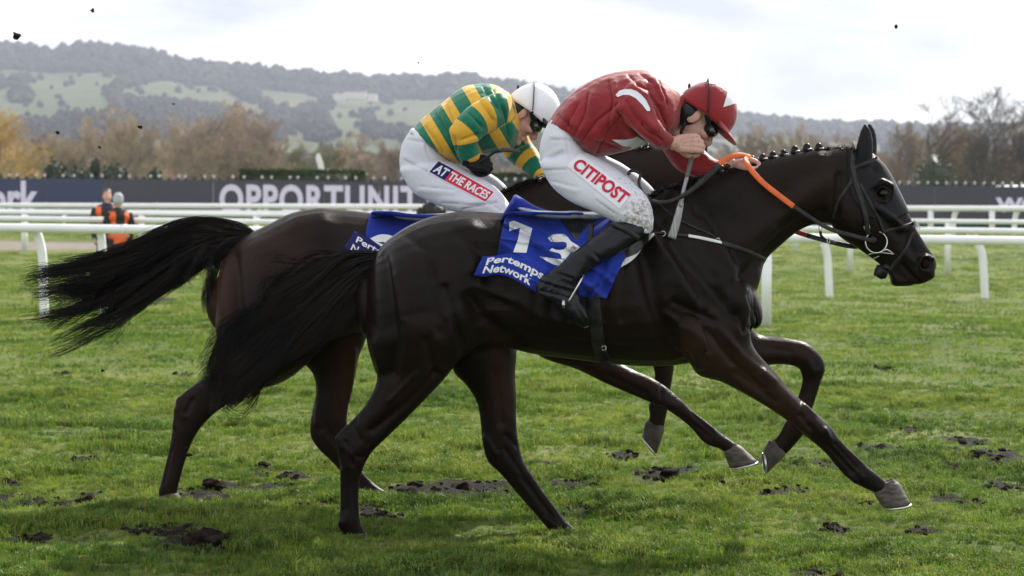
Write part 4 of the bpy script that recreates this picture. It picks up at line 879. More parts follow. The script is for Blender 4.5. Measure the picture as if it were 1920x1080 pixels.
H2 += [EAR(D2 - .05, 1316, 250, .8), EAR(D2 + .05, 1312, 250, .8)]
S2 = [([(590, 772), (588, 800)], 5, .006), ([(604, 800), (628, 850)], 4, -.005), ([(650, 884), (678, 922)], 3, -.004), ([(320, 846), (308, 905)], 3, -.005), ([(330, 768), (328, 800)], 5, .005), ([(350, 772), (360, 750)], 5, -.005), ([(1300, 778), (1338, 812)], 3, -.004), ([(1240, 694), (1240, 750)], 3, -.004), ([(1322, 826), (1340, 838)], 4, .004), ([(1230, 760), (1222, 770)], 4, .005), ([(436, 480), (446, 560), (452, 640), (442, 690)], 13, -.014), ([(490, 470), (486, 580)], 26, .009), ([(560, 420), (600, 410)], 22, .010), ([(612, 470), (640, 530)], 30, -.016), ([(600, 560), (640, 600)], 12, -.010),
 ([(520, 490), (544, 590)], 11, -.008), ([(560, 590)], 28, .011), ([(470, 720), (400, 776)], 7, -.006), ([(335, 750), (345, 780)], 8, .006), ([(620, 690), (630, 780)], 8, -.006), ([(600, 820), (640, 868)], 6, .005), ([(1140, 705), (1210, 740)], 6, -.006), ([(1235, 748), (1262, 762)], 8, .006),
 ([(1290, 788), (1330, 818)], 3.5, -.004), ([(660, 660), (650, 760)], 5, .006)]
horse2, body2 = build_horse('galloping_horse', 'far dark bay racehorse whose long tail streams out over the left rail', 'racehorses at full gallop', H2, S2, D2, .0084, coat2,
 [([(412, 520), (412, 640), (440, 700)], 26, .9), ([(660, 650), (650, 760)], 26, .9), ([(560, 500), (620, 520)], 30, .3), ([(1100, 690), (1200, 715)], 20, .4), ([(450, 480), (520, 430)], 40, .15)])

# ---- hooves: (toe tip, heel, coronet front, coronet back) in pixels
def hoof(par, d, cf, cb, toe, heel, m, w=.058):
    a, b, t, h = [P(x, y, d) for x, y in (cf, cb, toe, heel)]
    v = []; f = []; n = 20
    lv = [-.22, -.06, .04, .16, .45, .8, .97, 1]; sc = [.62, .80, .90, .91, .95, 1, 1.01, .85]
    for q, k in zip(lv, sc):
        fr = a.lerp(t, q); bk = b.lerp(h, q); c = (fr + bk) / 2; V = (fr - bk) / 2
        ww = w * (.74 + .26 * q)
        for i in range(n):
            g = 2 * math.pi * i / n; cs = math.cos(g); sn = math.sin(g)
            sn = math.copysign(abs(sn) ** .8, sn) * (1 - .12 * (cs < 0))
            v.append(c + V * (cs * k) + Vector((0, ww * sn * k, 0)))
    m_ = len(lv)
    for j in range(m_ - 1):
        for i in range(n):
            k = (i + 1) % n; f.append((j * n + i, j * n + k, (j + 1) * n + k, (j + 1) * n + i))
    f.append(tuple(range(n))); f.append(tuple((m_ - 1) * n + i for i in range(n)))
    o = mesh_ob('hoof', v, f, m, par)
    s = MB(); pts = []
    up = (a + b - t - h).normalized() * -.004
    for i in range(-7, 8):
        g = math.pi * .8 * i / 7; c = (t + h) / 2; V = (t - h) / 2
        pts.append(c + V * (math.cos(g) * .97) + Vector((0, w * .97 * math.sin(g), 0)) + up)
    s.tube(pts, .005, n=6, sub=1); so = s.ob('horseshoe', shoe_m, o)
    return o
hoof(horse1, dn, (1688, 903), (1634, 924), (1707, 944), (1656, 952), hoof_m, .062)
hoof(horse1, dn, (688, 998), (645, 1010), (704, 1021), (654, 1026), hoofd_m)
hoof(horse1, df, (1106, 998), (1058, 1010), (1130, 1021), (1082, 1026), hoofd_m)
hoof(horse1, df, (1474, 856), (1441, 823), (1436, 888), (1432, 846), hoofd_m, .056)
hoof(horse2, gn, (1391, 835), (1354, 848), (1420, 865), (1369, 878), hoof_m, .058)
hoof(horse2, gf, (1249, 806), (1208, 790), (1230, 852), (1204, 820), hoofd_m, .054)
hoof(horse2, gn, (336, 925), (298, 929), (344, 941), (296, 944), hoofd_m)
hoof(horse2, gf, (750, 929), (712, 941), (796, 942), (748, 950), hoofd_m, .05)

# ---- eyes
def eye(par, x, y, d0, off, r, m=eye_m):
    for s in (-1, 1):
        p = P(x, y, d0 + s * off); q = MB(); q.ell(p, (r * 1.15, r * .8, r), nu=18, nv=12); q.ob('eye', m, par)
eye(horse1, 1656, 362, D1, .084, .0155)
eye(horse2, 1345, 322, D2, .08, .019)
# lids
q = MB()
for s in (-1, 1):
    q.tube([P(1641, 363, D1 + s * .090), P(1648, 353, D1 + s * .099), P(1658, 351, D1 + s * .101), P(1668, 358, D1 + s * .093), P(1672, 367, D1 + s * .085)], [.001, .0032, .0038, .0032, .001], n=8)
    q.tube([P(1641, 364, D1 + s * .090), P(1650, 371, D1 + s * .096), P(1661, 372, D1 + s * .096), P(1672, 367, D1 + s * .085)], [.001, .002, .002, .001], n=8)
q.ob('eyelids', coat1, horse1)
# nostril linings
nm = mat('nostril_lining', (.012, .003, .003), rough=.6, spec=.1)
q = MB()
for s in (-1, 1):
    q.tube([P(1734 + 10.5 * math.cos(a) - 2 * math.sin(a), 494 + 14 * math.sin(a), D1 + s * (.050 - .014 * math.cos(a))) for a in [2 * math.pi * i / 12 for i in range(13)]], .0048, n=8, sub=2, caps=False)
q.ob('nostril_rim', coat1, horse1)
q = MB()
for s in (-1, 1): q.ell(P(1734, 494, D1 + s * .034), (.017, .012, .025))
q.ob('nostril', nm, horse1)

# ---- tails: hair strands between guide curves
def hair(name, par, guides, n, m, r=.0016, jit=.02, seg=16, flick=0, seed=1, spread=.05, tmin=.6):
    rr = np.random.default_rng(seed); G = []
    for g, d, s in guides:
        pts = [P(x, y, d + s * (i / (len(g) - 1)) ** .8) for i, (x, y) in enumerate(g)]
        p2, _ = cr(pts, [0] * len(pts), 8)
        G.append(np.array([tuple(p2[int(round(k * (len(p2) - 1) / seg))]) for k in range(seg + 1)]))
    v = []; f = []; NC = max(12, n // 45); CL_ = [(rr.random(), rr.normal(size=3) * [spread * .5, spread * .9, spread * .5], rr.random(3) * 6.28, tmin + (1.04 - tmin) * rr.random() ** .45, (1.2 + rr.random(3) * 2.5)) for _ in range(NC)]
    for i in range(n):
        cl = CL_[rr.integers(NC)]
        u = np.clip(cl[0] + rr.normal() * .035, 0, .9999) * (len(G) - 1); a = int(u); t = u - a
        b = G[a] * (1 - t) + G[a + 1] * t
        L_ = cl[3] * (.8 + .2 * rr.random() ** .5)
        idx = np.linspace(0, L_ * seg, seg + 1); idx = np.clip(idx, 0, seg); i0 = np.minimum(idx.astype(int), seg - 1); fr = (idx - i0)[:, None]
        c = b[i0] * (1 - fr) + b[i0 + 1] * fr
        s = np.linspace(0, 1, seg + 1)[:, None]
        ph = rr.random(3) * 6.28; fq = 1.5 + rr.random(3) * 3; c = c + np.sin(s * cl[4] * 3 + cl[2]) * jit * 1.3 * (.1 + s) + cl[1] * (.1 + s ** 1.3)
        c = c + np.sin(s * fq * 3 + ph) * jit * (.25 + s) * rr.random() * .6 + (rr.normal(size=3) * [spread * .22, spread * .6, spread * .22]) * (.3 + .5 * s)
        w = r * (1.15 - .85 * s[:, 0]) * (.6 + .8 * rr.random())
        k0 = len(v); tdir = np.gradient(c, axis=0); tdir /= np.linalg.norm(tdir, axis=1)[:, None] + 1e-9
        side = np.cross(tdir, [0, 1, 0]); side /= np.linalg.norm(side, axis=1)[:, None] + 1e-9
        dep = np.array([0, 1, 0])
        for j in range(seg + 1):
            v.append(c[j] + side[j] * w[j]); v.append(c[j] - side[j] * w[j] * .6 + dep * w[j] * .8); v.append(c[j] - side[j] * w[j] * .6 - dep * w[j] * .8)
        for j in range(seg):
            for k in range(3):
                l_ = (k + 1) % 3; f.append((k0 + 3 * j + k, k0 + 3 * j + l_, k0 + 3 * j + 3 + l_, k0 + 3 * j + 3 + k))
    return mesh_ob(name, v, f, m, par)
T1 = [([(716, 474), (660, 476), (600, 496), (548, 528), (480, 578), (430, 612), (406, 660)], D1, -.05),
      ([(718, 476), (655, 484), (590, 520), (520, 580), (450, 640), (400, 690), (390, 735)], D1, -.1),
      ([(718, 480), (655, 500), (600, 545), (530, 610), (470, 680), (420, 730), (412, 768)], D1, -.12),
      ([(716, 485), (670, 520), (620, 575), (560, 640), (505, 685), (460, 725), (430, 758)], D1, -.1),
      ([(712, 490), (680, 535), (645, 580), (600, 620), (548, 650), (505, 685), (466, 722)], D1, -.02),
      ([(706, 500), (690, 550), (676, 590), (656, 600), (625, 615), (600, 625), (570, 640)], D1, .0)]
tail1 = hair('tail', horse1, T1, 4600, hair_m, r=.0021, jit=.018, seed=4, spread=.030, tmin=.42)
hair('flyaway_hair', horse1, [([(700, 474), (600, 480), (540, 510), (500, 540), (460, 545)], D1, 0), ([(640, 480), (560, 530), (470, 590), (420, 640), (398, 700)], D1, -.1), ([(560, 600), (480, 700), (430, 760), (400, 690), (385, 700)], D1, -.1)], 150, fly_m, r=.0012, jit=.05, seed=9, spread=.03)
T2 = [([(476, 438), (440, 424), (380, 418), (320, 430), (240, 470), (150, 490), (50, 492)], D2, .1),
      ([(476, 440), (430, 432), (360, 432), (290, 465), (210, 500), (120, 520), (44, 532)], D2, .1),
      ([(474, 444), (430, 442), (370, 452), (300, 490), (220, 530), (130, 560), (50, 580)], D2, .08),
      ([(470, 448), (440, 452), (390, 468), (330, 505), (260, 550), (175, 590), (84, 638)], D2, .05),
      ([(468, 452), (446, 462), (410, 480), (350, 512), (280, 555), (205, 600), (100, 655)], D2, .02)]
tail2 = hair('tail', horse2, T2, 3600, hair_m, r=.0022, jit=.022, seed=5, spread=.036, tmin=.42)
hair('hanging_tail_hair', horse2, [([(466, 448), (430, 462), (405, 500), (398, 545), (402, 590)], D2, -.06), ([(460, 446), (420, 456), (390, 480), (372, 505), (378, 540)], D2, -.1), ([(450, 446), (400, 462), (370, 480), (340, 500), (320, 520)], D2, -.1)], 330, hair_m, r=.0015, jit=.02, seed=6, spread=.015, tmin=.5)
hair('flyaway_hair', horse2, [([(430, 425), (300, 440), (200, 480), (120, 490), (70, 480)], D2, .1), ([(440, 440), (330, 520), (240, 580), (180, 640), (120, 660)], D2, .05)], 260, fly_m, r=.0012, jit=.04, seed=19, spread=.03)

# ---- mane: plaits with white thread, and loose hair
thr = mat('plait_thread', (.75, .74, .72), rough=.7)
crest = [(1352, 322), (1368, 316), (1388, 309), (1410, 304), (1430, 299), (1449, 295), (1469, 291), (1490, 285), (1513, 281), (1535, 280)]
for i, (x, y) in enumerate(crest):
    c = P(x, y - 3, D1 - .012); k = random.uniform(1.05, 1.35)
    a = MB(); a.ell(c + Vector((0, 0, .004)), (.0125 * k, .013, .014 * k), nu=10, nv=7); a.ell(c + Vector((-.006, -.012, -.006)), (.010, .009, .012), nu=10, nv=7)
    a.ell(c + Vector((.008, -.010, -.010)), (.010, .009, .010), nu=10, nv=7)
    a.tube([c + Vector((-.016, -.002, -.010)), c + Vector((0, -.004, -.004)), c + Vector((.02, -.002, -.008))], .008, n=7)
    po = a.ob('plait', hair_m, horse1)
    b = MB(); b.tube([c + Vector((-.008, -.014, .000)), c + Vector((0, -.0165, -.004)), c + Vector((.009, -.013, -.001))], .0016, n=5, sub=3); b.ob('thread', thr, po)
def mane(par, pts, d, n, ln, seed, m=hair_m, dx=-.03, dz=.01):
    rr = np.random.default_rng(seed); v = []; f = []
    pp_ = [P(x, y, d) for x, y in pts]; pp_, _ = cr(pp_, [0] * len(pp_), 8)
    for i in range(n):
        p = pp_[rr.integers(len(pp_) - 1)] + Vector(rr.normal(size=3) * [.008, .012, .004]); l_ = ln * (.4 + .8 * rr.random())
        s = -1 if rr.random() < .7 else 1
        c = [p, p + Vector((dx * .3, s * .012, dz)) * (l_ / .05), p + Vector((dx, s * .035, dz * .4 - .012)) * (l_ / .05) + Vector(rr.normal(size=3) * .012)]
        k0 = len(v); w = .0016
        for q_, ww in zip(c, (w, w, w * .3)):
            v.append(q_ + Vector((ww, 0, 0))); v.append(q_ + Vector((-ww, 0, ww))); v.append(q_ + Vector((0, -ww, -ww)))
        for j in range(2):
            for k in range(3): l2 = (k + 1) % 3; f.append((k0 + 3 * j + k, k0 + 3 * j + l2, k0 + 3 * j + 3 + l2, k0 + 3 * j + 3 + k))
    return mesh_ob('mane', v, f, m, par)
mane(horse1, [(1215, 376), (1250, 358), (1300, 344), (1350, 326)], D1, 900, .05, 3)
mane(horse1, [(1350, 323), (1440, 297), (1540, 281), (1600, 280)], D1, 700, .014, 4, dx=-.02, dz=.004)
mane(horse2, [(930, 372), (975, 351), (1030, 332), (1090, 306), (1160, 283), (1230, 272)], D2, 1600, .05, 5)
# chin and feather wisps
# ================================================================== TACK
from mathutils.geometry import tessellate_polygon
def resample(poly, n):
    p = np.array(poly, float); s = np.r_[0, np.cumsum(np.hypot(*np.diff(p, axis=0).T))]; q = np.linspace(0, s[-1], n)
    return np.stack([np.interp(q, s, p[:, 0]), np.interp(q, s, p[:, 1])], 1)
def smoothpoly(poly, n):
    v, _ = cr([Vector((x, y, 0)) for x, y in poly], [0] * len(poly), 8); return resample([(a.x, a.y) for a in v], n)
def patch(name, rows, b, fall, off, m, parent, nu=48, nv=40, thick=.004, folds=None, mirror=None, blur=2):
    R = [smoothpoly(r, nu) for r in rows]; k = len(R)
    g = np.empty((nv, nu, 2))
    for j in range(nu):
        v, _ = cr([Vector((r[j][0], r[j][1], 0)) for r in R], [0] * k, 12) if k > 2 else ([Vector((*R[0][j], 0)).lerp(Vector((*R[1][j], 0)), t / 20) for t in range(21)], 0)
        g[:, j] = resample([(a.x, a.y) for a in v], nv)
    dep = np.empty((nv, nu))
    for i in range(nv):
        for j in range(nu): dep[i, j] = hit(b, g[i, j, 0], g[i, j, 1], fall, off).y
    for _ in range(blur):
        q = np.pad(dep, 1, mode='edge'); dep = np.minimum(dep, (q[:-2, 1:-1] + q[2:, 1:-1] + q[1:-1, :-2] + q[1:-1, 2:] + 2 * dep) / 6)
    v = []; f = []
    for i in range(nv):
        for j in range(nu):
            d = dep[i, j] - (folds(j / (nu - 1), i / (nv - 1)) if folds else 0)
            v.append(P(g[i, j, 0], g[i, j, 1], d))
    for i in range(nv - 1):
        for j in range(nu - 1): a = i * nu + j; f.append((a, a + nu, a + nu + 1, a + 1))
    if mirror:
        k = len(v); v += [Vector((p.x, 2 * mirror - p.y, p.z)) for p in v]; f += [tuple(i + k for i in q)[::-1] for q in f]
    o = mesh_ob(name, v, f, m, parent)
    if thick: s = o.modifiers.new('thickness', 'SOLIDIFY'); s.thickness = thick; s.offset = -1
    return o
def refine(v, f, mx):
    v = [tuple(a) for a in v]; f = list(f)
    for _ in range(6):
        mid = {}; nf = []; ch = False
        L_ = lambda a, b: math.hypot(v[a][0] - v[b][0], v[a][1] - v[b][1])
        for t in f:
            e = [(t[i], t[(i + 1) % 3]) for i in range(3)]; m = []
            for a, b in e:
                if L_(a, b) > mx:
                    k = (min(a, b), max(a, b))
                    if k not in mid: mid[k] = len(v); v.append(((v[a][0] + v[b][0]) / 2, (v[a][1] + v[b][1]) / 2))
                    m.append(mid[k]); ch = True
                else: m.append(None)
            a, b, c = t; x, y, z = m
            if x is None and y is None and z is None: nf.append(t)
            elif x is not None and y is not None and z is not None: nf += [(a, x, z), (x, b, y), (z, y, c), (x, y, z)]
            elif x is not None and y is not None: nf += [(a, x, y), (x, b, y), (a, y, c)]
            elif y is not None and z is not None: nf += [(b, y, z), (y, c, z), (b, z, a)]
            elif z is not None and x is not None: nf += [(c, z, x), (z, a, x), (c, x, b)]
            elif x is not None: nf += [(a, x, c), (x, b, c)]
            elif y is not None: nf += [(b, y, a), (y, c, a)]
            else: nf += [(c, z, b), (z, a, b)]
        f = nf
        if not ch: break
    return v, f
def decal(name, v2, f, b, fall, off, m, parent, mx=4):
    v2, f = refine(v2, f, mx)
    # triangles that would jump between surfaces (a fold's edge) are dropped
    w = [hit0(b, x, y, off) for x, y in v2]
    f = [t for t in f if all(w[i] is not None for i in t)]; w = [q if q is not None else Vector((0, fall, 0)) for q in w]
    us_ = sorted({i for t in f for i in t}); ix_ = {a: k for k, a in enumerate(us_)}; w = [w[i] for i in us_]; f = [tuple(ix_[i] for i in t) for t in f]
    f = [t for t in f if max(w[i].y for i in t) - min(w[i].y for i in t) < .05]
    return mesh_ob(name, w, f, m, parent, False)
def poly_decal(name, poly, b, fall, off, m, parent, holes=(), mx=4):
    loops = [[Vector((x, y, 0)) for x, y in q] for q in (poly, *holes)]; flat = [p for l_ in loops for p in l_]
    return decal(name, [(p.x, p.y) for p in flat], [tuple(t) for t in tessellate_polygon(loops)], b, fall, off, m, parent, mx)
def text_decal(s, top, bot, b, fall, off, m, parent, bold=.03, spacing=1., mx=4, name='lettering'):
    v, f = text_mesh(s, bold, spacing); T = smoothpoly(top, 60) if len(top) > 2 else resample(top, 60); B = smoothpoly(bot, 60) if len(bot) > 2 else resample(bot, 60)
    ix = np.clip(v[:, 0] * 59, 0, 59); q = np.arange(60)
    tx = np.stack([np.interp(ix, q, T[:, 0]), np.interp(ix, q, T[:, 1])], 1); bx = np.stack([np.interp(ix, q, B[:, 0]), np.interp(ix, q, B[:, 1])], 1)
    p = tx + (bx - tx) * v[:, 1:2]
    return decal(name, p, f, b, fall, off, m, parent, mx)
def strap(mb, b, pts, w, fall, off=.004, th=.003, mirror=None, n=None):
    """flat strap lying on a surface; widths in metres"""
    q = smoothpoly(pts, n or max(6, int(np.hypot(*np.diff(np.array(pts, float), axis=0).T).sum() / 4)))
    c = []; nn = []
    for x, y in q:
        r = ray(x, y).normalized(); h = b.ray_cast(CAM, r, 60)
        if h[0] is None: c.append(P(x, y, fall)); nn.append(Vector((0, -1, 0)))
        else: nm = h[1] if h[1].dot(r) < 0 else -h[1]; c.append(h[0] + nm * off); nn.append((nm + Vector((0, -.3, 0))).normalized())
    for _ in range(2):
        c = [c[0]] + [(c[i - 1] + c[i] * 2 + c[i + 1]) / 4 for i in range(1, len(c) - 1)] + [c[-1]]
        nn = [nn[0]] + [(nn[i - 1] + nn[i] * 2 + nn[i + 1]).normalized() for i in range(1, len(nn) - 1)] + [nn[-1]]
    sets = [(c, nn)]
    if mirror: sets.append(([Vector((p.x, 2 * mirror - p.y, p.z)) for p in c], [Vector((p.x, -p.y, p.z)) for p in nn]))
    for c, nn in sets:
        v = []; f = []
        for i, p in enumerate(c):
            t = (c[min(i + 1, len(c) - 1)] - c[max(i - 1, 0)]).normalized(); s = t.cross(nn[i]).normalized()
            for a, h_ in ((-1, 0), (-.8, 1), (.8, 1), (1, 0), (.8, -1), (-.8, -1)): v.append(p + s * a * w / 2 + nn[i] * h_ * th / 2)
        for i in range(len(c) - 1):
            for k in range(6): l_ = (k + 1) % 6; f.append((i * 6 + k, i * 6 + l_, i * 6 + 6 + l_, i * 6 + 6 + k))
        f.append(tuple(range(6))); f.append(tuple((len(c) - 1) * 6 + k for k in range(6))); mb.add(v, f)
B1 = bvh_of(body1); B2 = bvh_of(body2)
leather = mat('black_leather', (.008, .008, .009), rough=.42, spec=.25, col2=(.03, .028, .028), nscale=30)
steel = mat('bridle_steel', (.55, .54, .52), rough=.25, metal=1)
blue = mat('saddlecloth_blue', (.010, .026, .24), rough=.75, spec=.15, col2=(.014, .038, .33), nscale=6, sheen=.1, bump=.3, bscale=600, bdist=.001)
white_print = mat('white_print', (.66, .68, .72), rough=.7, spec=.2, col2=(.78, .79, .82), nscale=16)
dirty_white = mat('muddy_white', (.74, .75, .77), rough=.8, spec=.2, col2=(.35, .33, .30), nscale=34, ramp=(.55, .64))
navy = mat('navy_print', (.012, .014, .10), rough=.7, spec=.2)
saddle_m = mat('saddle_silver_leather', (.42, .45, .50), rough=.3, spec=.5, col2=(.20, .21, .23), nscale=14, ramp=(.48, .6), coat=.3)
gloss_blk = mat('glossy_black_leather', (.010, .010, .012), rough=.25, spec=.3, coat=.25, col2=(.02, .02, .024), nscale=18, bump=.5, bscale=35, bdist=.006)

def folds1(u, v):
    f = .007 * math.sin(7 * u + 5 * v + 1.2 * math.sin(6 * v)) + .007 * math.sin(13 * u - 9 * v) * v + .008 * abs(math.sin(5 * u + 3 * v))
    f += .018 * math.exp(-((v - .22 - .8 * u) / .035) ** 2) - .007 * math.exp(-((v - .29 - .8 * u) / .03) ** 2) + .014 * math.exp(-((v - .02 - .8 * u) / .03) ** 2) + .012 * math.exp(-((v - .55 + .3 * u) / .025) ** 2)      # long diagonal folds
    f += .010 * math.exp(-((v - .62 - .2 * math.sin(3 * u)) / .05) ** 2) + .012 * math.exp(-((u - .86 - .12 * (v - .7)) / .03) ** 2) * v - .01 * math.exp(-((u - .79 - .15 * (v - .7)) / .03) ** 2) * v
    return f * 1.5 + .013
sc1 = thing('saddle_cloth', 'blue number 13 saddle cloth under the saddle of the leading horse', 'saddle cloth', P(1050, 480, D1), 'numbered blue saddle cloths')
cl1 = patch('cloth', [[(948, 401), (975, 396), (1020, 398), (1080, 400), (1140, 404), (1185, 408)], [(942, 430), (975, 437), (1020, 438), (1070, 440), (1130, 440), (1190, 440)], [(936, 458), (970, 468), (1015, 474), (1060, 482), (1120, 488), (1183, 468)],
  [(932, 480), (968, 492), (1010, 508), (1050, 525), (1102, 538), (1166, 495)], [(931, 486), (966, 510), (1005, 530), (1050, 546), (1098, 557), (1138, 558)]], B1, D1 - .2, .010, blue, sc1, 60, 50, folds=folds1, mirror=D1)
q = MB(); q.loft([(945, 398, 938, 418, D1, .13), (958, 376, 955, 408, D1, .10), (966, 365, 968, 405, D1, .07), (980, 372, 985, 404, D1, .085), (1004, 386, 1006, 404, D1, .11), (1030, 396, 1030, 408, D1, .10)], n=28, sub=6, cap=.2, p=.8)
q.ob('bunched_cloth', blue, sc1)
ban = patch('banner', [[(905, 481), (930, 479.5), (957, 475), (984, 483), (1013, 496), (1034, 507)], [(889, 516), (910, 518.5), (930, 515), (950, 518.5), (975, 530), (1009, 551)]], B1, D1 - .25, .038, blue, sc1, 40, 10, thick=.003, folds=lambda u, v: .006 * math.sin(9 * u) + .004)
Bc = bvh_of(cl1); Bb = bvh_of(ban)
one = [(955, 416), (964, 413.5), (998, 428), (987, 474), (962, 473), (971, 450), (975, 427), (955, 433.5)]
poly_decal('number', one, Bc, D1 - .28, .004, white_print, sc1)
three = [(1027, 446), (1034, 441), (1043, 438.5), (1058, 439), (1065, 445), (1070, 452), (1080, 458), (1088, 464), (1078, 471), (1070, 474), (1060, 486), (1053, 485), (1052, 479), (1049, 475), (1041, 473), (1030, 470), (1035, 465), (1042, 468), (1050, 469), (1058, 467), (1063, 461), (1062, 455), (1055, 453), (1044, 454), (1033, 453)]
poly_decal('number', three, Bc, D1 - .28, .004, dirty_white, sc1)
poly_decal('number', [(1012, 481), (1035, 484), (1058, 487), (1048, 498), (1038, 496), (1026, 490)], Bc, D1 - .28, .004, dirty_white, sc1)
text_decal('Pertemps', [(914, 484), (932, 480.5), (950, 479), (968, 484), (985, 491), (1004, 500), (1023, 511)], [(909, 502), (928, 498), (944, 496), (958, 499), (975, 507), (994, 517), (1015, 530)], Bb, D1 - .3, .003, white_print, sc1, .03)
text_decal('Network', [(909, 499), (925, 497), (942, 495), (958, 500), (975, 508), (999, 518)], [(904, 513), (920, 512), (938, 511), (952, 514), (968, 521), (994, 536)], Bb, D1 - .3, .003, white_print, sc1, .03)

sd1 = thing('racing_saddle', 'light silver and black racing saddle on the number 13 cloth', 'saddle', P(1080, 410, D1), 'racing saddles')
q = MB(); q.loft([(965, 387, 967, 391, D1, .05), (984, 388, 985, 402, D1, .12), (1010, 393, 1012, 409, D1, .155), (1045, 396, 1046, 413, D1, .165), (1080, 395, 1080, 413, D1, .155), (1120, 396, 1120, 415, D1, .14), (1160, 390, 1160, 408, D1, .11), (1186, 380, 1190, 398, D1, .08)], n=28, sub=5, cap=.3, p=.8); q.ob('seat', saddle_m, sd1)
patch('flap', [[(1050, 410), (1090, 404), (1140, 404), (1190, 400)], [(1062, 425), (1100, 430), (1150, 430), (1208, 425)], [(1082, 452), (1110, 460), (1160, 460), (1216, 448)], [(1098, 462), (1120, 478), (1160, 486), (1196, 474)]], B1, D1 - .2, .030, gloss_blk, sd1, 36, 24, thick=.005, folds=lambda u, v: .004 * math.sin(9 * u + 4 * v), mirror=D1)
pad = patch('pad', [[(1186, 436), (1205, 440), (1226, 437)], [(1180, 455), (1196, 462), (1210, 457)], [(1168, 478), (1180, 482), (1190, 484)], [(1150, 500), (1156, 502), (1162, 502)]], B1, D1 - .2, .022, dirty_white, sd1, 20, 24, thick=.008, mirror=D1)
q = MB(); strap(q, B1, [(1112, 545), (1116, 600), (1124, 650), (1136, 682)], .055, D1 - .2, .005, .004); q.ob('girth', leather, sd1)
q = MB(); q.tube([P(1132, 652, D1 - .25) + Vector((x, -.02, z)) for x, z in ((-.008, -.008), (.008, -.008), (.008, .008), (-.008, .008), (-.008, -.008))], .0016, n=6, sub=1); q.ob('girth_buckle', steel, sd1)
for s in (-1, 1):
    q = MB(); k = .335 * s; q.tube([P(1110, 420, D1 + s * .25), P(1104, 470, D1 + s * .29), P(1098, 512, D1 + k)], 1, n=6, sub=3, flat=(.012, .003), up=(0, 1, 0)); q.ob('stirrup_leather', leather, sd1)
for s in (-1, 1):
    q = MB(); c0 = P(1096, 512, D1 + s * .335); a = P(1066, 566, D1 + s * (.335 + .052)); a2 = P(1066, 566, D1 + s * (.335 - .052))
    q.tube([c0, c0.lerp(a, .35) + Vector((0, s * .03, 0)), a], .0045, n=8, sub=5); q.tube([c0, c0.lerp(a2, .35) + Vector((0, -s * .03, 0)), a2], .0045, n=8, sub=5)
    q.tube([a + Vector((-.02, 0, -.01)), a2 + Vector((-.02, 0, -.01))], 1, n=8, sub=1, flat=(.018, .006)); q.ob('stirrup_iron', steel, sd1)

# bridle
br1 = thing('bridle', 'black leather bridle with steel bit ring on the leading horse', 'bridle', P(1630, 400, D1))
def part(name, pts, w, mir=D1, off=.004, m=leather, b=B1, par=br1, th=.003):
    q = MB(); strap(q, b, pts, w, D1 - .09, off, th, mirror=mir); return q.ob(name, m, par)
part('cheekpiece', [(1601, 284), (1599, 300), (1599, 320), (1610, 360), (1620, 396), (1627, 438)], .021, off=.009)
part('cheek_strap', [(1612, 345), (1632, 382), (1648, 415), (1656, 436)], .012, off=.008)
part('browband', [(1600, 317), (1620, 307), (1640, 297), (1648, 296)], .017, off=.010)
part('throatlash', [(1602, 330), (1588, 352), (1570, 382), (1562, 410)], .014)
part('noseband', [(1654, 434), (1676, 429), (1700, 423), (1716, 418)], .015, off=.006)
part('crossed_noseband', [(1716, 425), (1704, 452), (1690, 478), (1672, 500), (1666, 514)], .014, off=.006)
q = MB(); q.tube([P(1602, 283, D1 - .075), P(1600, 273, D1 - .045), P(1599, 270, D1), P(1600, 273, D1 + .045), P(1602, 283, D1 + .075)], 1, n=8, flat=(.014, .003), up=(1, 0, 0)); q.ob('headpiece', leather, br1)
for s in (-1, 1):
    q = MB(); c0 = P(1643, 454, D1 + s * .082); q.tube([c0 + Vector((math.cos(a) * .045, 0, math.sin(a) * .045)) for a in np.linspace(0, 2 * math.pi, 33)], .0034, n=8, sub=1, caps=False); q.ob('bit_ring', steel, br1)
    q = MB(); q.tube([P(1650, 474, D1 + s * .082), P(1662, 468, D1 + s * .07), P(1678, 478, D1 + s * .05)], [.006, .005, .003], n=8); q.ob('bit', steel, br1)
    q = MB(); q.tube([P(1626, 482, D1 + s * .06), P(1632, 476, D1 + s * .072), P(1655, 474, D1 + s * .072), P(1677, 477, D1 + s * .055)], .0025, n=6); q.tube([P(1626, 482, D1 + s * .06), P(1634, 486, D1 + s * .064), P(1648, 480, D1 + s * .07)], .002, n=6); q.ob('curb_bar', steel, br1)
    q = MB(); q.tube([P(x, y, D1 + s * .098) for x, y in ((1619, 419), (1629, 417), (1631, 429), (1621, 431), (1619, 419))], .0024, n=6, sub=1); q.ob('buckle', steel, br1)
q = MB()
for i in range(5): c0 = P(1716 + i * 1.5, 415 + i * 3, D1 - .025); q.tube([c0 + Vector((math.cos(a) * .007, -.004 * (i % 2), math.sin(a) * .006)) for a in np.linspace(0, 6.283, 9)], .0018, n=5, sub=1)
q.ob('noseband_chain', steel, br1)
q = MB(); q.add(*lump(tuple(P(1652, 508, D1 - .02)), .03, 5, sq=(1.0, .6, .85), rough=.7)); q.add(*lump(tuple(P(1662, 500, D1 - .02)), .022, 7, sq=(1.3, .8, .8), rough=.5)); q.ob('tongue_tie', leather, br1)
q = MB(); q.add(*lump(tuple(P(1637, 450, D1 - .088)), .012, 8, sq=(1.2, .6, 1.1), rough=.2)); q.ob('rein_billet', leather, br1)

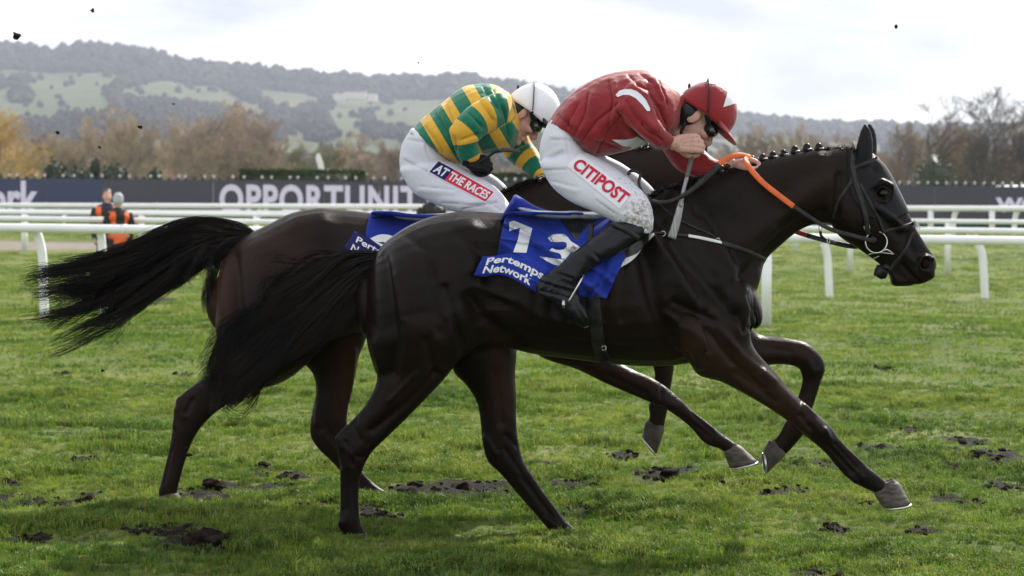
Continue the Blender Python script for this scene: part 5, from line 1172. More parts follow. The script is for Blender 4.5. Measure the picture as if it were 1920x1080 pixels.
# hood: the skin of the head lifted 4 mm, with an eye opening
def hood_from(body, poly, holes, d0, off):
    me = body.data; c = get_co(me); n = get_no(me); c2 = c.copy(); c2[:, 1] = np.minimum(c[:, 1], 2 * d0 - c[:, 1]); pp = proj(c2)
    sel = inpoly(pp, poly)
    for (cx, cy, rx, ry) in holes: sel &= (((pp[:, 0] - cx) / rx) ** 2 + ((pp[:, 1] - cy) / ry) ** 2) > 1
    mp = -np.ones(len(c), int); ids = np.where(sel)[0]; mp[ids] = np.arange(len(ids)); f = []
    for p in me.polygons:
        v = [mp[i] for i in p.vertices]
        if min(v) >= 0: f.append(v)
    return (c + n * off)[ids], f
hood_m = mat('hood_fabric', (.006, .006, .008), rough=.5, spec=.18, sheen=0, bump=.6, bscale=14, bdist=.01, stretch=(1, 1, .35))
hd1 = thing('face_hood', 'black stretch hood with eye opening and covered ears on the leading horse', 'hood', P(1640, 320, D1))
v, f = hood_from(body1, [(1590, 225), (1650, 225), (1665, 290), (1712, 394), (1700, 402), (1676, 414), (1650, 416), (1624, 408), (1596, 372), (1588, 330), (1588, 270)], [(1655, 361, 17, 20)], D1, .0045)
hdm = mesh_ob('hood', v, f, hood_m, hd1); s = hdm.modifiers.new('t', 'SOLIDIFY'); s.thickness = .003
glow_m = mat('hood_rim_glow', (.55, .56, .6), rough=.4)
q = MB(); q.tube([P(x, y, D1 - .004) for x, y in ((1650, 300), (1662, 314), (1676, 338), (1690, 366), (1702, 392))], .0022, n=6); q.ob('seam_rim_glow', glow_m, hd1)  # pale line along the hood's front seam, rim glow put into its colour
q = MB(); q.tube([P(1643, 300, D1 - .03), P(1649, 303, D1 - .02), P(1656, 308, D1 - .012)], .005, n=6); q.ob('red_tag', mat('red_tag', (.55, .02, .03), rough=.5), hd1)

# reins
orange = mat('orange_rubber_grip', (.72, .13, .015), rough=.55, col2=(.60, .10, .012), nscale=40, bump=.8, bscale=160, bdist=.003)
redg = mat('red_rein_grip', (.42, .035, .02), rough=.55)
re1 = thing('reins', 'black reins with orange rubber grips running from the jockey\'s hand to the bit', 'reins', P(1500, 400, D1))
q = MB(); q.tube([P(1640, 452, D1 - .09), P(1608, 444, D1 - .10), P(1570, 434, D1 - .115), P(1545, 424, D1 - .125), P(1515, 405, D1 - .13), P(1487, 386, D1 - .135)], 1, n=8, flat=(.0095, .0022), up=(.3, -1, .2)); q.ob('near_rein', leather, re1)
q = MB(); q.tube([P(1488, 387, D1 - .135), P(1460, 366, D1 - .135), P(1430, 342, D1 - .13), P(1408, 318, D1 - .12), P(1399, 302, D1 - .10), P(1402, 294, D1 - .05), P(1408, 296, D1 - .02)], 1, n=8, sub=6, flat=(.0125, .003), up=(.3, -1, .2)); q.ob('orange_grip', orange, re1)
q = MB(); q.tube([P(1406, 296, D1 - .04), P(1392, 291, D1 - .09), P(1374, 293, D1 - .12), P(1358, 300, D1 - .13), P(1346, 309, D1 - .14)], 1, n=8, sub=6, flat=(.0115, .003), up=(.3, -1, .2)); q.ob('orange_grip', orange, re1)
q = MB(); q.tube([P(1348, 308, D1 - .14), P(1330, 328, D1 - .16), P(1314, 342, D1 - .17), P(1289, 362, D1 - .19), P(1258, 377, D1 - .19), P(1228, 378, D1 - .2), P(1207, 364, D1 - .2), P(1198, 344, D1 - .2), P(1200, 326, D1 - .2), P(1184, 320, D1 - .2), P(1177, 328, D1 - .2)], [1.5, 1.5, 1.4, 1.2, .9, .8, .8, .8, .8, .8, .8], n=8, sub=6, flat=(.0085, .003), up=(.3, -1, .2)); q.ob('rein_end', leather, re1)
q = MB(); q.tube([P(1640, 458, D1 + .09), P(1600, 462, D1 + .09), P(1560, 454, D1 + .1), P(1512, 441, D1 + .12)], 1, n=8, flat=(.0105, .0025), up=(.2, -1, .1)); q.ob('far_rein', mat('blue_leather', (.012, .012, .04), rough=.4), re1)
q = MB(); q.tube([P(1513, 441, D1 + .12), P(1495, 435, D1 + .125), P(1470, 425, D1 + .13), P(1440, 400, D1 + .13), P(1414, 310, D1 + .12)], 1, n=8, flat=(.011, .003), up=(.2, -1, .1)); q.ob('red_grip', redg, re1)
q = MB()
for x, y, r in ((1538, 427, .013), (1553, 452, .011)): c0 = P(x, y, D1 - .11); q.tube([c0 + Vector((math.cos(a) * r * .5, -.004, math.sin(a) * r)) for a in np.linspace(0, 6.283, 17)], .0022, n=6, sub=1)
q.ob('martingale_ring', steel, re1)['kind'] = 'stuff'
q = MB(); q.tube([P(1538, 434, D1 - .11), P(1541, 444, D1 - .08), P(1553, 452, D1 - .05), P(1566, 455, D1 + .05)], 1, n=6, flat=(.006, .002)); q.ob('rein_stop', leather, re1)
# breastplate
bp = thing('breastplate', 'thin black breastplate strap with a white printed length across the leading horse\'s shoulder', 'breastplate', P(1330, 450, D1))
part('shoulder_strap', [(1222, 437), (1243, 438), (1275, 441), (1292, 443)], .011, off=.005, par=bp)
part('white_strap', [(1290, 443), (1310, 446), (1330, 450), (1352, 457)], .013, off=.006, m=white_print, par=bp, th=.004)
part('chest_strap', [(1350, 456), (1375, 462), (1400, 471), (1424, 482), (1434, 488)], .02, off=.004, par=bp)
part('neck_strap', [(1225, 372), (1250, 396), (1276, 414), (1304, 428), (1336, 442), (1346, 455)], .008, off=.004, par=bp)
q = MB()
for x, y, r in ((1243, 438, .010), (1346, 450, .008)): c0 = hit(B1, x, y, D1 - .2, .012); q.tube([c0 + Vector((math.cos(a) * r, 0, math.sin(a) * r)) for a in np.linspace(0, 6.283, 17)], .002, n=6, sub=1)
q.ob('strap_ring', steel, bp)['kind'] = 'stuff'

# far horse's tack
sc2 = thing('saddle_cloth', 'blue saddle cloth with folded back banner on the far horse', 'saddle cloth', P(760, 440, D2), 'numbered blue saddle cloths')
cl2 = patch('cloth', [[(697, 397), (728, 396), (770, 401), (860, 402)], [(690, 418), (728, 420), (775, 424), (860, 426)], [(686, 438), (725, 445), (775, 456), (860, 458)], [(690, 470), (730, 485), (780, 505), (860, 520)]], B2, D2 - .2, .010, blue, sc2, 50, 36, folds=lambda u, v: .008 * math.sin(9 * u + 3 * v) + .008 * abs(math.sin(4 * u - 3 * v)) + .005, mirror=D2)
ban2 = patch('banner', [[(665, 433), (680, 440), (700, 452), (722, 467), (745, 482)], [(644, 465), (660, 477), (680, 492), (700, 506), (722, 520)]], B2, D2 - .24, .034, navy, sc2, 24, 8, thick=.003, folds=lambda u, v: .004 * math.sin(6 * u))
q = MB(); q.loft([(694, 402, 690, 430, D2, .10), (700, 396, 700, 420, D2, .12), (714, 395, 716, 414, D2, .12), (730, 398, 734, 412, D2, .10)], n=24, sub=4, cap=.3); q.ob('bunched_cloth', blue, sc2)
Bc2 = bvh_of(cl2); Bb2 = bvh_of(ban2)
poly_decal('number', [(694, 447), (707, 441), (716, 439), (728, 440), (741, 444), (747, 451), (748, 457), (734, 466), (722, 469), (706, 456)], Bc2, D2 - .28, .004, white_print, sc2, holes=[[(708, 454), (719, 453.5), (727, 457), (729, 462), (722, 460)]])
poly_decal('number', [(762, 444), (768, 447), (764, 450)], Bc2, D2 - .28, .004, white_print, sc2)
text_decal('Pertemps', [(671, 443), (754, 487)], [(665, 457), (748, 501)], Bb2, D2 - .3, .003, white_print, sc2, .02)
text_decal('Network', [(662, 457), (728, 492)], [(657, 468), (723, 503)], Bb2, D2 - .3, .003, white_print, sc2, .02)
sd2 = thing('racing_saddle', 'slim grey racing saddle on the far horse beneath the hooped jockey', 'saddle', P(800, 405, D2), 'racing saddles')
q = MB(); q.loft([(727, 399, 729, 403, D2, .05), (748, 400, 750, 411, D2, .12), (775, 401, 776, 416, D2, .15), (810, 401, 812, 417, D2, .15), (850, 398, 852, 414, D2, .13), (890, 392, 892, 408, D2, .1)], n=26, sub=5, cap=.3, p=.8); q.ob('seat', saddle_m, sd2)
patch('flap', [[(800, 408), (860, 404), (920, 400)], [(820, 440), (870, 445), (940, 435)], [(850, 480), (890, 490), (930, 475)]], B2, D2 - .2, .030, gloss_blk, sd2, 24, 18, thick=.005, mirror=D2)
# ================================================================== PEOPLE
skin = mat('skin', (.52, .28, .21), rough=.5, spec=.4, sub=.15, col2=(.60, .36, .28), nscale=18, bump=.35, bscale=140, bdist=.003)
skin_mud = mat('mud_flecked_skin', (.54, .31, .25), rough=.5, spec=.4, sub=.15, col2=(.30, .18, .14), nscale=120, ramp=(.58, .70), bump=.4, bscale=90, bdist=.004)
black_rub = mat('black_rubber', (.009, .009, .010), rough=.42, spec=.3)
goggle_m = mat('goggle_lens', (.008, .008, .010), rough=.06, coat=1)
white_cloth = mat('white_nylon', (.80, .81, .84), rough=.55, spec=.35, bump=.3, bscale=9, bdist=.01)
HEADR = 1.0
def head_mb(mb, T, neck=True):
    e = lambda c, r, a=0: mb.ell(T @ Vector(c), r, (T.to_3x3().normalized() @ Matrix.Rotation(a, 3, 'Y')), nu=20, nv=14)
    e((-.012, 0, .045), (.096, .076, .092)); e((.035, 0, -.02), (.062, .064, .085)); e((.04, 0, -.075), (.052, .052, .042), .3); e((.085, 0, -.104), (.019, .022, .018))
    e((.092, 0, .028), (.014, .046, .012)); mb.tube([T @ Vector(p) for p in ((.097, 0, .018), (.108, 0, -.006), (.121, 0, -.030), (.108, 0, -.040))], [.011, .012, .015, .011], n=12)
    for s in (-1, 1):
        e((.105, s * .014, -.034), (.011, .008, .009)); e((.075, s * .042, -.022), (.026, .022, .020)); e((-.002, s * .078, -.008), (.022, .009, .034), .2); e((.082, s * .031, .010), (.016, .02, .013))
    e((.098, 0, -.062), (.012, .025, .0065)); e((.096, 0, -.074), (.012, .022, .0075)); e((.02, 0, -.10), (.05, .04, .03))
def hand_mb(mb, T, side=1, r=1.0):
    """closed fist in a local frame: x to the knuckles, y out of the back of the hand, z towards the thumb"""
    t = lambda p: T @ Vector((p[0], p[1] * 1.0, p[2]))
    mb.tube([t((-.03, 0, 0)), t((.0, 0, 0))], [.026 * r, .028 * r], n=12, sub=1)
    for k in range(4):
        z = .030 - .0195 * k; l_ = [1, 1.06, 1.0, .86][k]
        mb.tube([t((-.005, .0, z * .6)), t((.03, .002, z * .85)), t((.072, .008, z))], [.017 * r, .015 * r, .0125 * r], n=10)
        mb.tube([t((.070, .007, z)), t((.094 * l_ + .004, -.012, z)), t((.093 * l_, -.038, z * .98)), t((.066, -.047, z * .95)), t((.052, -.030, z * .93))], [.0115 * r, .0105 * r, .0098 * r, .0088 * r, .007 * r], n=10)
    mb.tube([t((.012, -.008, .022)), t((.036, -.026, .040)), t((.064, -.034, .045)), t((.092, -.032, .038))], [.0165 * r, .0135 * r, .0115 * r, .0085 * r], n=10)
    mb.ell(t((.035, -.004, .0)), (.044 * r, .017 * r, .038 * r), T.to_3x3().normalized())
def frame(o, x, y):
    x = Vector(x).normalized(); y = Vector(y); y = (y - x * y.dot(x)).normalized(); z = x.cross(y)
    m = Matrix.Identity(4)
    for i in range(3): m[i][0] = x[i]; m[i][1] = y[i]; m[i][2] = z[i]; m[i][3] = o[i]
    return m
def shrink(st, k):
    return [(*( ((a[0] + a[2]) / 2 + (a[0] - a[2]) / 2 * k, (a[1] + a[3]) / 2 + (a[1] - a[3]) / 2 * k, (a[0] + a[2]) / 2 - (a[0] - a[2]) / 2 * k, (a[1] + a[3]) / 2 - (a[1] - a[3]) / 2 * k)), a[4], a[5] * k) for a in st]
def wrinkle(me, amp, sc, st=(1, 1, 1), seed=0, rot=0, mask=None):
    c = get_co(me); n = get_no(me); R = np.array(Matrix.Rotation(rot, 3, 'Y')); q = (c @ R.T) * np.array(st) * sc
    d = np.array([(1 - 2.2 * abs(mnoise.noise(Vector(p) + Vector((seed, 0, 0))))) * .6 + .4 * mnoise.noise(Vector(p) * 2.3) for p in q])
    if mask is not None: d = d * mask(proj(c))
    set_co(me, c + n * (d * amp)[:, None])
def cloth(name, lofts, voxel, m, parent, wr=None, sm=3, extra=None, cre=None):
    mb = MB()
    for st in lofts: mb.loft(st, n=24, sub=5, cap=.25)
    if extra: extra(mb)
    me = remesh(mb, voxel, sm)
    if cre: sculpt(me, creases(cre[0], cre[1], cre[2]), cre[3], both=False)
    for w in (wr or []): wrinkle(me, *w[:2], **w[2])
    return link(name, me, m, parent)
def head_frame(px, py, d, pitch, yaw=0):
    p = math.radians(pitch); x = Vector((math.cos(p), 0, -math.sin(p))); z = Vector((math.sin(p), 0, math.cos(p)))
    m = Matrix.Identity(4); y = z.cross(x)
    for i in range(3): m[i][0] = x[i]; m[i][1] = y[i]; m[i][2] = z[i]
    if yaw: m = m @ Matrix.Rotation(math.radians(yaw), 4, 'Z')
    rim = m @ Vector((.012, 0, .042)); c = P(px, py, d) - rim
    m.translation = c; return m
def helmet(T, parent, m, peakm, k=1.0):
    v = []; f = []; nu, nv = 40, 16
    for j in range(nv + 1):
        th = (math.pi * .5 + .16) * j / nv
        for i in range(nu):
            a = 2 * math.pi * i / nu; x = .129 * math.sin(th) * math.cos(a); y = .100 * math.sin(th) * math.sin(a); z = .128 * math.cos(th)
            w = 1 + .006 * math.sin(a * 6 + 3 * th) * math.sin(th)
            v.append(T @ Vector((.010 + x * w, y * w, .045 + z * w - .018 * max(0, -math.cos(a)) * math.sin(th) ** 4)))
    for j in range(nv):
        for i in range(nu): l_ = (i + 1) % nu; f.append((j * nu + i, (j + 1) * nu + i, (j + 1) * nu + l_, j * nu + l_))
    o = mesh_ob('helmet', v, f, m, parent); s = o.modifiers.new('t', 'SOLIDIFY'); s.thickness = .008; s.offset = -1
    v = []; f = []; n = 18
    for j in range(5):
        for i in range(n):
            a = -1.05 + 2.1 * i / (n - 1); r0 = .126; ex = j / 4 * .058 * math.cos(a * 1.25) ** .6 if abs(a * 1.25) < 1.57 else 0
            v.append(T @ Vector((.010 + (r0 + ex) * math.cos(a), (.098 + ex * .8) * math.sin(a), .040 - .012 * (j / 4) - .010 * math.cos(a) * j / 4)))
    for j in range(4):
        for i in range(n - 1): f.append((j * n + i, j * n + i + 1, (j + 1) * n + i + 1, (j + 1) * n + i))
    pk = mesh_ob('peak', v, f, peakm, o); s = pk.modifiers.new('t', 'SOLIDIFY'); s.thickness = .006
    q = MB(); q.tube([T @ Vector((.012 - .087 * math.sin(a), math.cos(a) * .109, .036 + math.sin(a) * .112)) for a in np.linspace(0, math.pi, 15)], 1, n=6, sub=2, flat=(.0065, .0025), up=tuple(T.to_3x3() @ Vector((.8, 0, .6)))); q.ob('elastic_band', black_rub, o)
    q = MB(); q.ell(T @ Vector((-.115, 0, .075)), (.006, .006, .014)); q.ob('band_clip', black_rub, o)
    return o
def headgear(T, parent):
    q = MB(); R3 = T.to_3x3().normalized()
    q.ell(T @ Vector((-.026, 0, -.008)), (.066, .090, .062), R3)
    me = remesh(q, .006, 2); link('padded_harness', me, black_rub, parent)
    q = MB()
    for s in (-1, 1): q.tube([T @ Vector(p) for p in ((-.01, s * .080, -.05), (.005, s * .070, -.085), (.03, s * .054, -.108), (.055, s * .02, -.126))], 1, n=6, sub=4, flat=(.007, .0025), up=tuple(R3 @ Vector((0, 1, 0))))
    q.tube([T @ Vector((.062, -.024, -.124)), T @ Vector((.066, 0, -.128)), T @ Vector((.062, .024, -.124))], .007, n=8); q.ob('chin_strap', black_rub, parent)
    q = MB()
    for s in (-1, 1):
        q.ell(T @ Vector((.082, s * .036, .012)), (.034, .042, .034), R3)
        q.tube([T @ Vector(p) for p in ((.078, s * .066, .014), (.05, s * .086, .022), (.022, s * .101, .036))], 1, n=6, sub=3, flat=(.011, .002), up=tuple(R3 @ Vector((0, 1, 0))))
    q.ell(T @ Vector((.098, 0, .014)), (.014, .02, .012), R3); q.ell(T @ Vector((.080, 0, .050)), (.048, .066, .024), R3); g = q.ob('goggles', black_rub, parent)
    for s in (-1, 1):
        q = MB(); q.ell(T @ Vector((.090, s * .044, .011)), (.030, .036, .026), R3); q.ob('lens', goggle_m, g)

# ------------------------------------------------------------------ jockey in red
j1 = thing('person', 'jockey in plain red silks and white breeches crouched over the leading horse, whip in hand', 'jockey', P(1120, 400, D1), 'jockeys')
E = D1
J1_torso = [(1030, 229, 1080, 262, E, .15), (1040, 210, 1106, 292, E, .165), (1062, 184, 1132, 292, E, .18), (1096, 159, 1166, 284, E, .19), (1135, 141, 1196, 277, E, .20), (1172, 134, 1218, 268, E, .205), (1208, 134, 1238, 262, E, .20), (1236, 144, 1256, 254, E, .17), (1256, 160, 1268, 240, E, .12), (1272, 172, 1276, 222, E, .075)]
J1_arm = [(1212, 152, 1150, 190, E - .135, .075), (1222, 190, 1155, 204, E - .17, .078), (1229, 216, 1176, 230, E - .2, .064), (1240, 236, 1204, 256, E - .21, .055), (1254, 249, 1228, 275, E - .19, .046), (1265, 259, 1247, 281, E - .165, .036)]
J1_arm2 = [(1250, 190, 1225, 250, E + .15, .07), (1285, 240, 1246, 285, E + .13, .062), (1312, 275, 1272, 318, E + .10, .054), (1340, 300, 1310, 332, E + .06, .046), (1362, 304, 1350, 324, E + .03, .038), (1378, 302, 1374, 317, E + .01, .031)]
J1_pel = [(1074, 250, 1028, 230, E, .145), (1096, 278, 1014, 262, E, .165), (1108, 300, 1013, 300, E, .165), (1112, 320, 1030, 335, E, .13)]
J1_th = [(1112, 292, 1014, 312, E - .09, .10), (1142, 308, 1036, 352, E - .13, .092), (1170, 327, 1074, 380, E - .175, .086), (1196, 350, 1112, 397, E - .215, .079), (1214, 372, 1146, 413, E - .245, .070), (1225, 400, 1166, 426, E - .26, .062), (1224, 424, 1188, 442, E - .265, .050)]
J1_th2 = [(a[0] + 10 + i * 1, a[1] - 6 - i * 2, a[2] + 10, a[3] - 10 - i * 3, 2 * E - a[4], a[5]) for i, a in enumerate(J1_th)]
J1_sh = [(1192, 412, 1216, 442, E - .27, .05), (1150, 417, 1202, 449, E - .285, .054), (1122, 436, 1178, 465, E - .30, .053), (1094, 458, 1149, 482, E - .315, .049), (1070, 478, 1119, 498, E - .325, .042), (1050, 496, 1096, 518, E - .332, .040), (1030, 508, 1084, 536, E - .335, .042)]
J1_ft = [(1078, 518, 1014, 520, E - .335, .040), (1082, 540, 1005, 545, E - .337, .042), (1090, 560, 1032, 564, E - .339, .042), (1100, 578, 1054, 586, E - .34, .046), (1106, 594, 1074, 603, E - .34, .040), (1106, 606, 1088, 613, E - .34, .026)]
mir = lambda st, d0: [(*a[:4], 2 * d0 - a[4], *a[5:]) for a in st]
T1h = head_frame(1325, 211, E - .01, 41)
mb = MB()
for st in (J1_torso, J1_arm, J1_arm2, J1_pel, J1_th, J1_th2, J1_sh, J1_ft, mir(J1_sh, E), mir(J1_ft, E)): mb.loft(shrink(st, .84), n=16, sub=4)
T1f = head_frame(1319, 211, E - .01, 47); head_mb(mb, T1f); mb.tube([P(1262, 205, E), P(1285, 212, E), T1f @ Vector((-.02, 0, -.03))], [.062, .058, .056], n=16)
H1f = frame(P(1272, 269, E - .165), R_ * 1 + Vector((0, .05, .0)), Vector((0, -1, .15)))
hand_mb(mb, H1f, r=1.1)
H2f = frame(P(1378, 309, E + .0), Vector((1, -.1, .12)), Vector((-.1, .2, 1)))
hand_mb(mb, H2f)
me = remesh(mb, .0042, 3); body = link('body', me, skin_mud, j1)
red = mat('red_silk', (.215, .006, .011), rough=.52, spec=.25, col2=(.27, .009, .014), nscale=5, bump=.6, bscale=38, bdist=.006, sheen=.3)
jk = cloth('silks', [J1_torso, J1_arm, J1_arm2], .0062, red, j1, wr=[(.006, 6, dict(st=(1, 1, .6), rot=-.9, seed=3)), (.0022, 22, dict(st=(1, 1, .5), rot=.8, seed=9))], cre=([[(1160, 196), (1120, 226), (1088, 268)], [(1165, 215), (1135, 250), (1118, 286)], [(1104, 176), (1098, 212), (1080, 250)], [(1178, 140), (1196, 160), (1216, 170)], [(1200, 138), (1224, 158), (1238, 190)], [(1216, 176), (1236, 206), (1246, 232)], [(1176, 190), (1194, 220), (1222, 250)], [(1164, 212), (1196, 250)], [(1050, 216), (1078, 246)], [(1084, 196), (1064, 238)], [(1118, 262), (1170, 280)], [(1236, 156), (1250, 196)], [(1142, 152), (1150, 190), (1140, 236)], [(1205, 235), (1240, 262)]], 3.4, .0105, E))
q = MB(); q.tube([P(1258, 205, E), P(1268, 205, E), P(1280, 206, E), P(1286, 207, E)], [.088, .078, .072, .070], n=24, caps=False); q.ob('collar', red, j1)
breech = mat('white_breeches', (.62, .64, .72), rough=.55, spec=.3, bump=.25, bscale=40, bdist=.004)
t, b = nodes(breech); N = t.nodes.new; l = t.links.new; g = N('ShaderNodeTexCoord'); at = N('ShaderNodeAttribute'); at.attribute_name = 'mud'
n1 = noise_node(N, l, g.outputs['Object'], 85, 3, .6); ad = N('ShaderNodeMath'); ad.operation = 'MULTIPLY_ADD'; l(at.outputs['Fac'], ad.inputs[0]); ad.inputs[1].default_value = .24; l(n1, ad.inputs[2])
cc_ = ramp_node(N, l, ad.outputs[0], [(.0, (.62, .64, .72)), (.70, (.62, .63, .70)), (.76, (.40, .38, .37)), (.9, (.30, .27, .26))]); l(cc_, b.inputs['Base Color'])
def mudattr(o, spots):
    pp = proj(get_co(o.data)); m = np.zeros(len(pp))
    for (x, y, r, a) in spots: m += a * np.exp(-((pp[:, 0] - x) ** 2 + (pp[:, 1] - y) ** 2) / r ** 2)
    set_attr(o.data, 'mud', np.clip(m, 0, 1))
br = cloth('breeches', [J1_pel, J1_th, J1_th2], .0062, breech, j1, wr=[(.0022, 9, dict(st=(.6, 1, 1), rot=.75, seed=5)), (.004, 30, dict(st=(.5, 1, 1.2), rot=.4, seed=2, mask=lambda p: np.exp(-((p[:, 0] - 1200) ** 2 + (p[:, 1] - 420) ** 2) / 45 ** 2)))], cre=([[(1034, 262), (1072, 262)], [(1062, 258), (1066, 292)], [(1022, 302), (1056, 284)], [(1182, 398), (1222, 410)], [(1186, 412), (1216, 432)], [(1168, 396), (1206, 384)], [(1118, 376), (1152, 400)], [(1036, 340), (1082, 352)], [(1020, 320), (1060, 318)]], 2.4, .0052, E))
mudattr(br, [(1205, 395, 40, .9), (1215, 425, 25, 1), (1175, 330, 35, .5), (1170, 420, 16, .5)])
boot_m = mat('wet_black_boot', (.007, .007, .009), rough=.2, spec=.2, coat=.12, col2=(.010, .011, .018), nscale=12, bump=.8, bscale=22, bdist=.012)
for st in (0, 1):
    k = (lambda s: s) if st == 0 else (lambda s: mir(s, E))
    bo = cloth('boot', [k(J1_sh), k(J1_ft)], .0055, boot_m, j1, wr=[(.006, 24, dict(st=(.4, 1, 1.2), rot=.9, seed=4, mask=lambda p: np.exp(-((p[:, 0] - 1045) ** 2 + (p[:, 1] - 535) ** 2) / 44 ** 2)))], cre=([[(1042, 512), (1072, 522)], [(1026, 520), (1074, 535)], [(1016, 530), (1074, 548)], [(1014, 545), (1070, 560)], [(1080, 575), (1094, 600)], [(1100, 462), (1128, 490)]], 2.6, .007, E))
    if st == 0:
        q = MB(); q.tube([P(1147, 419, E - .325), P(1160, 424, E - .342), P(1176, 433, E - .345), P(1198, 447, E - .33)], 1, n=6, flat=(.010, .003), up=(0, 1, 0)); q.ob('boot_cuff', leather, bo)
Bj = bvh_of(jk); Bt = bvh_of(br)
silk_w = mat('white_silk', (.72, .74, .80), rough=.5, spec=.3)
poly_decal('white_armband', [(1154, 178), (1161, 170), (1172, 167), (1183, 167), (1194, 171), (1203, 178), (1211, 187), (1219, 203), (1219, 208), (1213, 208), (1204, 196), (1192, 184), (1180, 178), (1168, 178), (1158, 182)], Bj, E - .2, .004, silk_w, j1)
poly_decal('white_star_mark', [(1147, 262), (1172, 262), (1185, 260), (1195, 256), (1216, 270), (1200, 274), (1178, 282), (1185, 276), (1168, 274)], Bj, E - .2, .004, silk_w, j1)
poly_decal('name_panel', [(1088, 287), (1184, 362), (1162, 392), (1062, 310)], Bt, E - .25, .003, silk_w, j1)
crim = mat('crimson_lettering', (.50, .012, .045), rough=.6, spec=.3)
text_decal('CITIPOST', [(1087, 295), (1183, 364)], [(1071, 313), (1166, 384)], Bt, E - .25, .006, crim, j1, .035, 1.02)
h1 = helmet(T1h, j1, red, red); headgear(T1f, j1)
Bh = bvh_of(h1)
poly_decal('white_helmet_star', [(1333, 147), (1344, 147), (1353, 149), (1364, 155), (1373, 164), (1380, 174), (1384, 184), (1382, 193), (1356, 201), (1366, 168), (1347, 158), (1326, 156)], Bh, E - .1, .003, silk_w, h1, mx=2)
# whips
wh1 = thing('whip', 'long silver grey whip held upright beside the leading horse\'s shoulder', 'whip', P(1280, 360, E - .2), 'jockeys\' whips')
grip_m = mat('whip_grip', (.03, .03, .032), rough=.5, col2=(.12, .12, .12), nscale=1, bump=.8, bscale=90, bdist=.003, stretch=(.3, .3, 6))
wf = mat('whip_shaft', (.42, .42, .43), rough=.4, col2=(.16, .16, .165), nscale=3, stretch=(60, 60, 1), metal=.3)
ax_ = H1f.to_3x3() @ Vector((0, 0, 1)); c0 = H1f @ Vector((.070, -.026, 0))
q = MB(); q.tube([P(1305, 262, c0.y), P(1299, 285, c0.y), P(1294, 308, c0.y - .01), P(1288, 332, c0.y - .02)], [.008, .0095, .0095, .0085], n=12); q.ob('grip', grip_m, wh1)
q = MB(); q.tube([P(1288, 332, c0.y - .02), P(1281, 360, c0.y - .03), P(1275, 388, c0.y - .035)], [.008, .0085, .009], n=10); q.tube([P(1277, 380, c0.y - .033), P(1272, 402, c0.y - .04), P(1266, 425, c0.y - .045), P(1259, 447, c0.y - .05)], [.7, .95, 1.05, 1.1], n=10, flat=(.0165, .004), up=(.2, -1, .1)); q.ob('shaft', wf, wh1)

# ------------------------------------------------------------------ jockey in hoops
E2 = D2
j2 = thing('person', 'jockey in green and gold hooped silks with white cap driving the far horse', 'jockey', P(860, 400, D2), 'jockeys')
J2_torso = [(767, 249, 818, 278, E2, .15), (778, 238, 842, 302, E2, .165), (800, 218, 866, 306, E2, .175), (832, 192, 888, 296, E2, .185), (862, 169, 908, 290, E2, .19), (892, 159, 926, 288, E2, .195), (922, 159, 944, 284, E2, .19), (946, 170, 962, 276, E2, .15), (962, 184, 972, 258, E2, .11), (972, 196, 976, 244, E2, .075)]
J2_arm = [(950, 172, 945, 238, E2 - .13, .07), (915, 180, 930, 242, E2 - .17, .078), (885, 198, 912, 252, E2 - .2, .07), (862, 216, 898, 264, E2 - .22, .062), (847, 240, 894, 268, E2 - .225, .056), (850, 270, 896, 274, E2 - .215, .05), (862, 300, 900, 286, E2 - .2, .04), (874, 306, 902, 294, E2 - .195, .032)]
J2_arm2 = [(975, 225, 940, 280, E2 + .14, .07), (992, 262, 950, 296, E2 + .13, .06), (1008, 284, 974, 316, E2 + .1, .053), (1018, 310, 994, 330, E2 + .05, .045), (1026, 326, 1012, 341, E2 + .02, .035)]
J2_pel = [(816, 270, 768, 246, E2, .145), (838, 292, 753, 274, E2, .165), (850, 314, 750, 318, E2, .165), (850, 330, 770, 350, E2, .13)]
J2_th = [(856, 308, 750, 322, E2 - .09, .10), (882, 320, 774, 360, E2 - .13, .092), (908, 336, 812, 381, E2 - .17, .086), (932, 354, 850, 396, E2 - .21, .078), (952, 378, 885, 404, E2 - .235, .068), (962, 402, 912, 420, E2 - .25, .06), (960, 428, 930, 440, E2 - .255, .048)]
J2_th2 = [(a[0] + 8, a[1] - 8 - i * 2, a[2] + 8, a[3] - 10 - i * 2, 2 * E2 - a[4], a[5]) for i, a in enumerate(J2_th)]
J2_sh = [(912, 418, 954, 440, E2 - .27, .05), (880, 440, 926, 464, E2 - .285, .05), (850, 468, 890, 486, E2 - .30, .042), (826, 488, 862, 504, E2 - .31, .036)]
J2_ft = [(850, 500, 805, 512, E2 - .315, .035), (856, 524, 808, 530, E2 - .32, .037), (866, 548, 840, 552, E2 - .32, .036), (872, 564, 862, 566, E2 - .32, .02)]
T2h = head_frame(1000, 207, E2 - .01, 41)
mb = MB()
for st in (J2_torso, J2_arm, J2_arm2, J2_pel, J2_th, J2_th2, J2_sh, J2_ft, mir(J2_sh, E2), mir(J2_ft, E2)): mb.loft(shrink(st, .84), n=16, sub=4)
T2f = head_frame(995, 207, E2 - .01, 49); head_mb(mb, T2f); mb.tube([P(955, 215, E2), P(972, 218, E2), T2f @ Vector((-.02, 0, -.03))], [.06, .056, .054], n=16)
G1f = frame(P(880, 302, E2 - .20), Vector((.9, -.1, -.15)), Vector((-.1, -.9, .3))); G2f = frame(P(1016, 336, E2 + .02), Vector((1, -.1, -.3)), Vector((0, .2, 1)))
hand_mb(mb, G1f, r=.85); hand_mb(mb, G2f, r=.85)
me = remesh(mb, .0048, 3); link('body', me, skin, j2)
